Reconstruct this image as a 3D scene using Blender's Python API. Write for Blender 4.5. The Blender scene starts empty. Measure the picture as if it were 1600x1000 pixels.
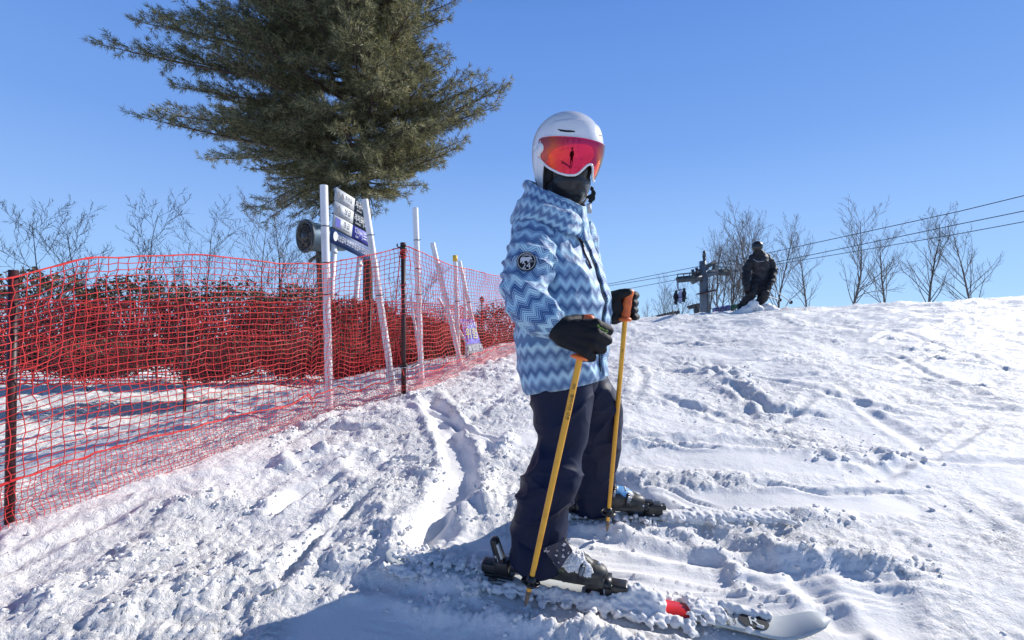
import bpy, bmesh, math, random
import numpy as np
from mathutils import Vector, Matrix
PI = math.pi
random.seed(7); RNG = np.random.default_rng(11)
scene = bpy.context.scene
COL = scene.collection
# ---------------------------------------------------------------- camera
F_PX = 751.0; PITCH = math.radians(0.9); CAM_Z = 0.96
cam_d = bpy.data.cameras.new('camera'); cam_d.sensor_width = 36.0; cam_d.lens = 36.0*F_PX/1600.0
cam_d.clip_start = 0.02; cam_d.clip_end = 3000
cam = bpy.data.objects.new('camera', cam_d); COL.objects.link(cam)
cam.location = (0, 0, CAM_Z); cam.rotation_euler = (math.radians(90)+PITCH, 0, 0)
scene.camera = cam
# ---------------------------------------------------------------- sky, sun, exposure
SUN_AZ = math.radians(62); SUN_EL = math.radians(29.5)
world = bpy.data.worlds.new('World'); scene.world = world; world.use_nodes = True
wn = world.node_tree; wn.nodes.clear()
sky = wn.nodes.new('ShaderNodeTexSky'); sky.sky_type = 'NISHITA'; sky.sun_disc = False
sky.sun_elevation = SUN_EL; sky.sun_rotation = SUN_AZ
sky.altitude = 1200; sky.air_density = 1.0; sky.dust_density = 0.0; sky.ozone_density = 4.0
bg = wn.nodes.new('ShaderNodeBackground'); bg.inputs['Strength'].default_value = 0.1
wo = wn.nodes.new('ShaderNodeOutputWorld')
wtc = wn.nodes.new('ShaderNodeTexCoord'); wsp = wn.nodes.new('ShaderNodeSeparateXYZ'); wr = wn.nodes.new('ShaderNodeValToRGB'); wmx = wn.nodes.new('ShaderNodeMix'); wmx.data_type = 'RGBA'
wsc = wn.nodes.new('ShaderNodeVectorMath'); wsc.operation = 'SCALE'; wsc.inputs['Scale'].default_value = 10.0
wn.links.new(wtc.outputs['Generated'], wsp.inputs[0]); wn.links.new(wsp.outputs['Z'], wr.inputs[0])
_e = wr.color_ramp.elements; _e[0].position = 0.0; _e[0].color = (.37, .62, .97, 1); _e[1].position = 1.0; _e[1].color = (.02, .045, .12, 1)
for _p, _c in ((.17, (.29, .50, .90)), (.34, (.175, .355, .80)), (.55, (.112, .265, .70)), (.74, (.038, .088, .22))):
    _n = _e.new(_p); _n.color = (*_c, 1)
wn.links.new(wr.outputs[0], wsc.inputs[0]); wmx.inputs[0].default_value = .88
wn.links.new(sky.outputs[0], wmx.inputs[6]); wn.links.new(wsc.outputs[0], wmx.inputs[7])
wn.links.new(wmx.outputs[2], bg.inputs[0]); wn.links.new(bg.outputs[0], wo.inputs[0])
sun_d = bpy.data.lights.new('sun', 'SUN'); sun_d.energy = 5.0; sun_d.angle = math.radians(0.53); sun_d.color = (1.0, 0.96, 0.90)
sun = bpy.data.objects.new('sun', sun_d); COL.objects.link(sun)
SUN_DIR = Vector((math.sin(SUN_AZ)*math.cos(SUN_EL), math.cos(SUN_AZ)*math.cos(SUN_EL), math.sin(SUN_EL)))
sun.rotation_euler = SUN_DIR.to_track_quat('Z', 'Y').to_euler()
scene.view_settings.view_transform = 'Standard'; scene.view_settings.look = 'None'
scene.view_settings.gamma = 1.0; scene.view_settings.exposure = 0.2
scene.cycles.use_denoising = True
scene.cycles.max_bounces = 6; scene.cycles.diffuse_bounces = 3; scene.cycles.transparent_max_bounces = 8

# ---------------------------------------------------------------- helpers
def P(px, py, Y):
    """world point seen in the 1600x1000 photograph at (px,py), at depth y = Y"""
    a = (px-800)/F_PX; b = (500-py)/F_PX
    fy = math.cos(PITCH)-b*math.sin(PITCH); fz = math.sin(PITCH)+b*math.cos(PITCH)
    s = Y/fy
    return Vector((a*s, Y, CAM_Z+fz*s))
def pxm(Y): return Y/F_PX            # metres per photo pixel at depth Y

def _h(ix, iy, iz, seed):
    n = (ix.astype(np.int64)*374761393 + iy.astype(np.int64)*668265263 + iz.astype(np.int64)*2147483647*3 + iz.astype(np.int64)*1274126177 + seed*974634777) & 0xffffffff
    n = ((n ^ (n >> 13))*1274126177) & 0xffffffff
    n = (n ^ (n >> 16)) & 0xffffffff
    n = (n*2246822519) & 0xffffffff
    return (n ^ (n >> 15)) & 0xffffffff
def _fade(t): return t*t*t*(t*(t*6-15)+10)
def noise2(x, y, seed=0):
    x = np.asarray(x, float); y = np.asarray(y, float)
    ix = np.floor(x); iy = np.floor(y); fx = x-ix; fy = y-iy
    ix = ix.astype(np.int64); iy = iy.astype(np.int64); z = np.zeros_like(ix)
    def g(a, b, dx, dy):
        an = _h(a, b, z, seed)*(2*PI/4294967296.0)
        return np.cos(an)*dx+np.sin(an)*dy
    u = _fade(fx); v = _fade(fy)
    a = g(ix, iy, fx, fy); b = g(ix+1, iy, fx-1, fy); c = g(ix, iy+1, fx, fy-1); d = g(ix+1, iy+1, fx-1, fy-1)
    return (a+u*(b-a)+v*(c-a)+u*v*(a-b-c+d))*1.5
def noise3(x, y, z, seed=0):
    x = np.asarray(x, float); y = np.asarray(y, float); z = np.asarray(z, float)
    ix = np.floor(x).astype(np.int64); iy = np.floor(y).astype(np.int64); iz = np.floor(z).astype(np.int64)
    fx = x-ix; fy = y-iy; fz = z-iz
    u = _fade(fx); v = _fade(fy); w = _fade(fz)
    def g(a, b, c, dx, dy, dz):
        h = _h(a, b, c, seed)
        gx = ((h & 1023)/511.5-1); gy = (((h >> 10) & 1023)/511.5-1); gz = (((h >> 20) & 1023)/511.5-1)
        return gx*dx+gy*dy+gz*dz
    r = 0
    for i in (0, 1):
        for j in (0, 1):
            for k in (0, 1):
                r = r + (u if i else 1-u)*(v if j else 1-v)*(w if k else 1-w)*g(ix+i, iy+j, iz+k, fx-i, fy-j, fz-k)
    return r*1.3
def sstep(a, b, x):
    t = np.clip((np.asarray(x, float)-a)/(b-a), 0, 1); return t*t*(3-2*t)

def mesh_np(name, V, faces, uv=None, smooth=True):
    """faces: list of int arrays, each (n,3) or (n,4)"""
    me = bpy.data.meshes.new(name)
    V = np.asarray(V, dtype=np.float32)
    if not isinstance(faces, (list, tuple)): faces = [faces]
    faces = [np.asarray(f, dtype=np.int32) for f in faces if len(f)]
    me.vertices.add(len(V)); me.vertices.foreach_set('co', V.ravel())
    loops = np.concatenate([f.ravel() for f in faces]); tot = sum(len(f) for f in faces)
    sizes = np.concatenate([np.full(len(f), f.shape[1], np.int32) for f in faces])
    starts = np.concatenate([[0], np.cumsum(sizes)[:-1]]).astype(np.int32)
    me.loops.add(len(loops)); me.loops.foreach_set('vertex_index', loops)
    me.polygons.add(tot); me.polygons.foreach_set('loop_start', starts); me.polygons.foreach_set('loop_total', sizes)
    if smooth: me.polygons.foreach_set('use_smooth', np.ones(tot, bool))
    if uv is not None:
        l = me.uv_layers.new(name='UVMap'); uv = np.asarray(uv, np.float32)
        if len(uv) == len(V) and len(uv) != len(loops): uv = uv[loops]
        l.data.foreach_set('uv', uv.ravel())
    me.update(calc_edges=True); me.validate()
    return me
def link(name, me, mat=None, parent=None, **props):
    o = bpy.data.objects.new(name, me); COL.objects.link(o)
    if mat is not None:
        for m in (mat if isinstance(mat, (list, tuple)) else [mat]): me.materials.append(m)
    if parent is not None: o.parent = parent; o.matrix_parent_inverse = parent_inv(parent)
    for k, v in props.items(): o[k] = v
    return o
def parent_inv(p):
    M = Matrix.Identity(4); q = p
    chain = []
    while q is not None: chain.append(q); q = q.parent
    for q in reversed(chain):
        M = M @ q.matrix_parent_inverse @ Matrix.LocRotScale(q.location, q.rotation_euler, q.scale)
    return M.inverted()
def thing(name, label, cat, loc=(0, 0, 0), group=None):
    o = bpy.data.objects.new(name, None); COL.objects.link(o); o.location = loc; o.empty_display_size = .1
    o['label'] = label; o['category'] = cat
    if group: o['group'] = group
    return o
def tag(o, label, cat, group=None, kind=None):
    o['label'] = label; o['category'] = cat
    if group: o['group'] = group
    if kind: o['kind'] = kind
    return o

class MB:
    """collects verts and faces"""
    def __init__(s): s.V = []; s.T = []; s.Q = []; s.n = 0; s.uv = []
    def add(s, V, T=None, Q=None, uv=None):
        V = np.asarray(V, float).reshape(-1, 3)
        if T is not None and len(T): s.T.append(np.asarray(T, int)+s.n)
        if Q is not None and len(Q): s.Q.append(np.asarray(Q, int)+s.n)
        s.V.append(V); s.n += len(V)
        s.uv.append(np.zeros((len(V), 2)) if uv is None else np.asarray(uv, float))
    def tube(s, pts, r, k=6, cap=True, uvs=None):
        pts = np.asarray([tuple(p) for p in pts], float); n = len(pts)
        r = np.full(n, r, float) if np.isscalar(r) else np.asarray(r, float)
        t = np.gradient(pts, axis=0); t /= np.linalg.norm(t, axis=1)[:, None]+1e-12
        up = np.array([0, 0, 1.0]) if abs(t[0][2]) < .9 else np.array([1.0, 0, 0])
        a = np.cross(t[0], up); a /= np.linalg.norm(a); A = [a]
        for i in range(1, n):
            a = a-np.dot(a, t[i])*t[i]; a /= np.linalg.norm(a)+1e-12; A.append(a)
        A = np.array(A); B = np.cross(t, A)
        th = np.arange(k)*2*PI/k
        V = pts[:, None, :]+r[:, None, None]*(np.cos(th)[None, :, None]*A[:, None, :]+np.sin(th)[None, :, None]*B[:, None, :])
        V = V.reshape(-1, 3); i = np.arange(n-1)[:, None]*k; j = np.arange(k)[None, :]; j2 = (j+1) % k
        Q = np.stack([i+j, i+j2, i+k+j2, i+k+j], -1).reshape(-1, 4)
        T = []
        if cap:
            V = np.vstack([V, pts[0], pts[-1]]); c0 = n*k; c1 = c0+1
            T = [(c0, (q+1) % k, q) for q in range(k)]+[(c1, (n-1)*k+q, (n-1)*k+(q+1) % k) for q in range(k)]
        s.add(V, T, Q)
    def box(s, c, ax, ay, az):
        """c centre, half-axis vectors"""
        c = Vector(c); ax = Vector(ax); ay = Vector(ay); az = Vector(az)
        V = [c+i*ax+j*ay+k*az for k in (-1, 1) for j in (-1, 1) for i in (-1, 1)]
        s.add([tuple(v) for v in V], None, [(0, 2, 3, 1), (4, 5, 7, 6), (0, 1, 5, 4), (2, 6, 7, 3), (0, 4, 6, 2), (1, 3, 7, 5)])
    def mesh(s, name, smooth=True, uv=False):
        f = []
        if s.T: f.append(np.vstack(s.T))
        if s.Q: f.append(np.vstack(s.Q))
        return mesh_np(name, np.vstack(s.V), f, np.vstack(s.uv) if uv else None, smooth)
    def build(s, name, mat, parent=None, smooth=True, uv=False, **props):
        return link(name, s.mesh(name, smooth, uv), mat, parent, **props)

def ico(sub):
    bm = bmesh.new(); bmesh.ops.create_icosphere(bm, subdivisions=sub, radius=1)
    V = np.array([v.co[:] for v in bm.verts]); T = np.array([[v.index for v in f.verts] for f in bm.faces]); bm.free()
    return V, T
ICO = {k: ico(k) for k in (1, 2, 3, 4)}

def evaluated(o, name):
    dg = bpy.context.evaluated_depsgraph_get(); dg.update()
    me = bpy.data.meshes.new_from_object(o.evaluated_get(dg)); me.name = name
    return me
def blob(name, mb, voxel, smooth_it=6, dec=None):
    """fuse closed shapes into one continuous skin"""
    me = mb.mesh('tmp'); o = bpy.data.objects.new('tmp', me); COL.objects.link(o)
    m = o.modifiers.new('r', 'REMESH'); m.mode = 'VOXEL'; m.voxel_size = voxel; m.use_smooth_shade = True
    if smooth_it: s = o.modifiers.new('s', 'SMOOTH'); s.iterations = smooth_it; s.factor = .5
    if dec: d = o.modifiers.new('d', 'DECIMATE'); d.ratio = dec
    r = evaluated(o, name); r.materials.clear()
    bpy.data.objects.remove(o); bpy.data.meshes.remove(me)
    r.polygons.foreach_set('use_smooth', np.ones(len(r.polygons), bool))
    return r
def ell(mb, c, r, R=None, sub=3):
    V, T = ICO[sub]; W = V*np.asarray(r, float)
    if R is not None: W = W @ np.array(R.to_3x3()).T
    mb.add(W+np.asarray(tuple(c), float), T)
def capsule(mb, a, b, ra, rb, k=14):
    a = Vector(a); b = Vector(b); d = (b-a); L = d.length; d.normalize()
    pts = []; rr = []
    for q in (0.02, .35, .7, .92): pts.append(a-d*ra*math.sqrt(max(0, 1-q*q))); rr.append(ra*q)
    pts.append(a); rr.append(ra); pts.append(a.lerp(b, .5)); rr.append((ra+rb)/2); pts.append(b); rr.append(rb)
    for q in (.92, .7, .35, .02): pts.append(b+d*rb*math.sqrt(max(0, 1-q*q))); rr.append(rb*q)
    mb.tube(pts, rr, k)
def get_co(me):
    a = np.empty(len(me.vertices)*3, np.float32); me.vertices.foreach_get('co', a); return a.reshape(-1, 3).astype(float)
def get_no(me):
    a = np.empty(len(me.vertices)*3, np.float32); me.vertices.foreach_get('normal', a); return a.reshape(-1, 3).astype(float)
def set_co(me, V):
    me.vertices.foreach_set('co', np.asarray(V, np.float32).ravel()); me.update()
def displace(me, fn):
    V = get_co(me); N = get_no(me); d = fn(V); set_co(me, V+N*d[:, None])
def grid_faces(nr, nc, wrap=False):
    i = np.arange(nr-1)[:, None]*nc; j = np.arange(nc if wrap else nc-1)[None, :]; j2 = (j+1) % nc
    return np.stack([i+j, i+j2, i+nc+j2, i+nc+j], -1).reshape(-1, 4)

def text_obj(txt, size, origin, ex, ey, mat, parent, name='lettering', depth=.0006, align='CENTER', font_scale=(1, 1)):
    """flat lettering on the plane (ex to the right, ey up), slightly raised"""
    cu = bpy.data.curves.new('t', 'FONT'); cu.body = txt; cu.size = size; cu.align_x = align; cu.align_y = 'CENTER'; cu.extrude = depth; cu.resolution_u = 2
    o = bpy.data.objects.new('t', cu); COL.objects.link(o); me = evaluated(o, name); bpy.data.objects.remove(o)
    if len(me.vertices) == 0: return None
    V = get_co(me); ex = Vector(ex).normalized(); ey = Vector(ey).normalized(); ez = ex.cross(ey)
    V[:, 0] *= font_scale[0]; V[:, 1] *= font_scale[1]
    M = np.array([ex, ey, ez]); set_co(me, V @ M + np.array(tuple(origin)))
    me.materials.clear()
    return link(name, me, mat, parent)

# ---------------------------------------------------------------- materials
def principled(name, col, rough=.6, metal=0, **kw):
    m = bpy.data.materials.new(name); m.use_nodes = True; b = m.node_tree.nodes['Principled BSDF']
    b.inputs['Base Color'].default_value = (*col, 1); b.inputs['Roughness'].default_value = rough; b.inputs['Metallic'].default_value = metal
    for k, v in kw.items(): b.inputs[k.replace('_', ' ')].default_value = v
    return m
def nd(m, t, **kw):
    n = m.node_tree.nodes.new(t)
    for k, v in kw.items(): setattr(n, k, v)
    return n
def lk(m, a, b): m.node_tree.links.new(a, b)
def noisy(m, col2, scale=20, bump=.0, bscale=None, detail=6, lo=.4, hi=.65, coord='Object', stretch=(1, 1, 1), dist=.002):
    """mottle the base colour towards col2 and add fine relief"""
    b = m.node_tree.nodes['Principled BSDF']; tc = nd(m, 'ShaderNodeTexCoord'); mp = nd(m, 'ShaderNodeMapping'); mp.inputs['Scale'].default_value = stretch
    lk(m, tc.outputs[coord], mp.inputs[0])
    n = nd(m, 'ShaderNodeTexNoise'); n.inputs['Scale'].default_value = scale; n.inputs['Detail'].default_value = detail; lk(m, mp.outputs[0], n.inputs[0])
    r = nd(m, 'ShaderNodeValToRGB'); r.color_ramp.elements[0].position = lo; r.color_ramp.elements[1].position = hi
    c = b.inputs['Base Color'].default_value[:]; r.color_ramp.elements[0].color = c; r.color_ramp.elements[1].color = (*col2, 1)
    lk(m, n.outputs['Fac'], r.inputs[0]); lk(m, r.outputs[0], b.inputs['Base Color'])
    if bump:
        n2 = nd(m, 'ShaderNodeTexNoise'); n2.inputs['Scale'].default_value = bscale or scale*4; n2.inputs['Detail'].default_value = 5; lk(m, mp.outputs[0], n2.inputs[0])
        bp = nd(m, 'ShaderNodeBump'); bp.inputs['Strength'].default_value = bump; bp.inputs['Distance'].default_value = dist; lk(m, n2.outputs['Fac'], bp.inputs['Height']); lk(m, bp.outputs[0], b.inputs['Normal'])
    return m
M = {}
def snow_mat(name='snow', bump=.055, masked=False):
    m = principled(name, (.88, .86, .835), .55); b = m.node_tree.nodes['Principled BSDF']
    b.inputs['Specular IOR Level'].default_value = .12
    tc = nd(m, 'ShaderNodeTexCoord')
    n1 = nd(m, 'ShaderNodeTexNoise'); n1.inputs['Scale'].default_value = 90; n1.inputs['Detail'].default_value = 8; n1.inputs['Roughness'].default_value = .7
    n2 = nd(m, 'ShaderNodeTexNoise'); n2.inputs['Scale'].default_value = 600; n2.inputs['Detail'].default_value = 3
    mx = nd(m, 'ShaderNodeMath', operation='MULTIPLY_ADD'); mx.inputs[1].default_value = .25
    lk(m, tc.outputs['Object'], n1.inputs[0]); lk(m, tc.outputs['Object'], n2.inputs[0])
    lk(m, n2.outputs['Fac'], mx.inputs[0]); lk(m, n1.outputs['Fac'], mx.inputs[2])
    bp = nd(m, 'ShaderNodeBump'); bp.inputs['Strength'].default_value = .55; bp.inputs['Distance'].default_value = .006
    n3 = nd(m, 'ShaderNodeTexNoise'); n3.inputs['Scale'].default_value = 17; n3.inputs['Detail'].default_value = 7; n3.inputs['Roughness'].default_value = .68; n3.inputs['Distortion'].default_value = .6; lk(m, tc.outputs['Object'], n3.inputs[0])
    b2 = nd(m, 'ShaderNodeBump'); b2.inputs['Strength'].default_value = .75; b2.inputs['Distance'].default_value = bump
    if masked:
        at = nd(m, 'ShaderNodeAttribute'); at.attribute_name = 'rough'; mr = nd(m, 'ShaderNodeMapRange'); mr.inputs['To Min'].default_value = .10; mr.inputs['To Max'].default_value = .85; lk(m, at.outputs['Fac'], mr.inputs[0]); lk(m, mr.outputs[0], b2.inputs['Strength'])
    lk(m, n3.outputs['Fac'], b2.inputs['Height'])
    lk(m, mx.outputs[0], bp.inputs['Height']); lk(m, b2.outputs[0], bp.inputs['Normal']); lk(m, bp.outputs[0], b.inputs['Normal'])
    return m
M['snow_ground'] = snow_mat('piste_snow', .042, True); M['snow'] = snow_mat('loose_snow', .012)
M['navy'] = noisy(principled('navy_fabric', (.0045, .0085, .032), .55, Specular_IOR_Level=.25), (.006, .011, .040), 12, .25, 900, dist=.0006)
M['black_fabric'] = noisy(principled('black_fabric', (.006, .0065, .009), .7, Specular_IOR_Level=.3), (.010, .011, .014), 15, .3, 700, dist=.0008)
M['black_plastic'] = noisy(principled('black_plastic', (.014, .014, .015), .38), (.03, .03, .032), 40, .1, 200, dist=.0005)
M['grey_plastic'] = noisy(principled('grey_plastic', (.035, .036, .034), .42), (.06, .06, .058), 25, .15, 300, dist=.0006)
M['shiny'] = principled('white_shell', (.80, .80, .82), .22, Coat_Weight=.4, Coat_Roughness=.1)
noisy(M['shiny'], (.76, .765, .785), 6, .04, 60, dist=.0006)
M['helmet_pad'] = principled('helmet_padding', (.012, .012, .014), .9)
M['orange'] = noisy(principled('orange_grip', (.95, .20, .035), .45, Subsurface_Weight=.15), (.70, .12, .03), 30, .15, 150, dist=.0008)
M['gold'] = noisy(principled('gold_shaft', (.86, .42, .035), .38, .1), (.70, .31, .03), 26, .08, 200, lo=.5, hi=.8, dist=.0004)
M['pipe'] = noisy(principled('white_pipe', (.74, .75, .76), .45), (.50, .50, .49), 5, .2, 40, lo=.5, hi=.85, dist=.001)
M['net'] = principled('red_cord', (.80, .055, .045), .5)
noisy(M['net'], (.65, .03, .03), 8)
M['net2'] = noisy(principled('faded_red_cord', (.60, .03, .03), .6), (.45, .02, .02), 8)
M['post'] = noisy(principled('dark_red_post', (.045, .012, .014), .5), (.03, .01, .01), 10)
M['steel'] = noisy(principled('galvanised_steel', (.28, .32, .37), .5, .3), (.20, .23, .27), 3)
M['darksteel'] = noisy(principled('dark_steel', (.07, .085, .095), .55, .2), (.045, .05, .055), 3)
M['bark'] = noisy(principled('pine_bark', (.10, .062, .045), .9), (.05, .035, .028), 12, .8, 30, dist=.02, stretch=(1, 1, .3))
M['greybark'] = noisy(principled('grey_bark', (.15, .125, .11), .9), (.09, .075, .066), 12, .6, 30, dist=.01)
M['white'] = principled('white_print', (.78, .78, .78), .5)
M['black'] = principled('black_print', (.01, .01, .012), .5)
# ================================================================= TERRAIN
FENCE = [(-2.9, .85), (-2.5, 1.6), (-1.61, 3.23), (-1.396, 3.68), (-.93, 4.12), (-.37, 5.25), (.05, 6.15), (.62, 7.4)]
def seg_dist(X, Y, pts):
    """distance to a polyline, parameter along it (0..1), signed side"""
    best = np.full(np.shape(X), 1e9); par = np.zeros(np.shape(X)); side = np.zeros(np.shape(X)); n = len(pts)-1
    for i in range(n):
        (ax, ay), (bx, by) = pts[i], pts[i+1]; dx, dy = bx-ax, by-ay; L2 = dx*dx+dy*dy
        t = np.clip(((X-ax)*dx+(Y-ay)*dy)/L2, 0, 1); ex = X-(ax+t*dx); ey = Y-(ay+t*dy); d = np.hypot(ex, ey)
        m = d < best; best = np.where(m, d, best); par = np.where(m, (i+t)/n, par); side = np.where(m, np.sign(dx*ey-dy*ex), side)
    return best, par, side
def base(X, Y):
    X = np.asarray(X, float); Y = np.asarray(Y, float)
    t = np.clip(Y, -3, None)
    z = .16*(t-1.75)
    z = np.where(t > 4.5, .44+.16*(t-4.5)-.0095*(t-4.5)**2, z)                   # easing towards the crest
    z = np.where(t > 12, .44+1.2-.0095*56.25+.0175*(t-12)-.006*(t-12)**2, z)
    far = 1.1-sstep(12, 40, Y)*2.2
    z = np.where(Y > 12.0, np.maximum(z, far-.0*Y), z)
    crest = sstep(4.5, 10.5, Y)*(1-sstep(30, 80, Y))
    z = z+crest*(.078*np.clip(X, 0, 5)+.050*np.clip(X-5, 0, 9)-.215)*np.where(X > 0, 1, 1)*1.0
    # beyond the nets the ground drops into the bushes
    d, p, s = seg_dist(X, Y, FENCE)
    out = sstep(.3, 2.6, np.where(s > 0, d, 0))
    z = z-out*(.12+.10*np.clip(Y-2.2, 0, 9))
    return z
def G(px, py):
    """ground point (x, y) seen at a photo pixel"""
    lo, hi = .5, 14.0
    q = P(px, py, 1.0); kx = q.x; kz = q.z-CAM_Z
    ys = np.linspace(.6, 14, 2000); g = base(kx*ys, ys)-(CAM_Z+kz*ys)
    i = int(np.argmax(g > 0)) if (g > 0).any() else len(ys)-1
    return (float(kx*ys[i]), float(ys[i]))
def Gp(*pts): return [G(a, b) for a, b in pts]

LUMPS = [  # (photo polyline, width px, height m, clumpiness)
    ([(440, 735), (480, 712), (505, 705)], .11, .075, 1), ([(505, 705), (540, 740), (590, 775)], .075, .065, .4),
    ([(520, 690), (560, 705), (600, 715)], .05, .045, .4), ([(590, 720), (640, 735), (690, 750)], .10, .035, 1),
    ([(600, 790), (640, 760), (690, 730)], .13, .04, 1), ([(545, 850), (580, 830), (620, 860), (655, 870)], .07, .05, .7),
    ([(425, 925), (480, 890), (550, 860)], .07, .05, .8), ([(430, 880), (520, 800), (560, 775)], .06, .03, .6),
    ([(740, 640), (790, 625), (840, 640)], .16, .04, 1), ([(700, 600), (760, 590), (820, 580)], .2, .03, 1), 
    ([(740, 775), (770, 745), (790, 700), (800, 680)], .05, .05, 1), ([(740, 800), (790, 790), (830, 800)], .11, .065, 1),
    ([(620, 905), (680, 900), (740, 925), (800, 945)], .08, .045, 1), ([(640, 930), (760, 955), (860, 985), (960, 1010)], .08, .05, 1),
    ([(880, 815), (960, 822), (1060, 822), (1180, 815), (1330, 812)], .075, .06, .9),
    ([(1000, 750), (1060, 748), (1120, 752), (1180, 755)], .05, .035, .5), ([(975, 740), (1010, 750)], .06, .05, .4),
    ([(1110, 575), (1140, 600), (1180, 620)], .22, .05, 1), ([(980, 520), (1040, 512), (1100, 520)], .3, .06, .8),
    ([(1120, 850), (1150, 890), (1180, 930)], .035, .022, .5), ([(1085, 975), (1120, 985), (1180, 970)], .04, .02, 1),
    ([(1250, 700), (1330, 720), (1430, 715)], .16, .05, .9), ([(1200, 870), (1320, 880), (1450, 900)], .10, .05, .9),
    ([(30, 990), (150, 900), (260, 850)], .10, .06, 1), ([(180, 960), (300, 930), (400, 870)], .10, .05, 1), 
    ([(250, 810), (340, 790), (420, 800)], .10, .05, 1), ([(505, 655), (560, 640), (640, 630), (700, 605)], .10, .035, 1),
    ([(425, 690), (480, 672), (540, 655)], .10, .03, 1),
]
GROOVES = [([(640, 632), (700, 655), (770, 692), (800, 702)], .022, .028), ([(430, 675), (520, 668), (600, 672)], .03, .03), ([(440, 662), (560, 655), (640, 650)], .02, .02),
    ([(430, 905), (500, 830), (570, 780)], .03, .03), ([(970, 690), (1040, 697), (1120, 706)], .018, .03), ([(980, 755), (1060, 770), (1120, 790)], .012, .015),
    ([(730, 893), (800, 908)], .05, .03), ([(600, 715), (650, 722), (680, 712)], .03, .03), ([(640, 868), (660, 840), (700, 800)], .03, .035),
    ([(425, 800), (470, 770), (540, 745)], .04, .03), ([(1130, 600), (1200, 640), (1300, 650)], .05, .03), ([(1180, 760), (1300, 775), (1450, 770)], .02, .02)]
SMOOTH = [([(665, 625), (690, 650), (705, 690), (722, 735), (700, 790), (660, 850)], .085, 1), ([(900, 880), (1000, 900), (1180, 925), (1330, 940)], .20, 1),
    ([(970, 715), (1180, 725), (1400, 735)], .14, .8), ([(1000, 780), (1180, 785), (1400, 790)], .10, 1), ([(520, 985), (640, 965), (740, 985)], .14, 1), ([(600, 995), (800, 999)], .12, 1),
    ([(700, 860), (780, 865)], .07, .8), ([(780, 700), (830, 690)], .09, .9), ([(640, 640), (780, 690)], .07, .7), ([(425, 790), (500, 745)], .05, .6)]
LUMPS = [(Gp(*a), w, h, c) for a, w, h, c in LUMPS]; GROOVES = [(Gp(*a), w, h) for a, w, h in GROOVES]; SMOOTH = [(Gp(*a), w, s) for a, w, s in SMOOTH]
CORD = Gp((860, 860), (1180, 890), (1400, 905)); CORD2 = Gp((640, 850), (790, 885)); CORD3 = Gp((660, 640), (800, 720)); CORD4 = Gp((600, 985), (860, 1000))
SKI_DIR = Vector((.963, -.27, 0)).normalized(); SKI_A0 = G(870, 928)
def rough_mask(X, Y):
    m = .62+.5*noise2(X*1.3+5, Y*1.3, 3)
    m = m+.25*sstep(.5, -1, X)+.30*sstep(2.9, 4.2, Y)
    for pts, w, s in SMOOTH:
        d, _, _ = seg_dist(X, Y, pts); m = m*(1-s*.93*(1-sstep(w*.7, w*1.35, d+.03*noise2(X*9, Y*9, 8))))
    return np.clip(m, .04, 1.15)
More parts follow.
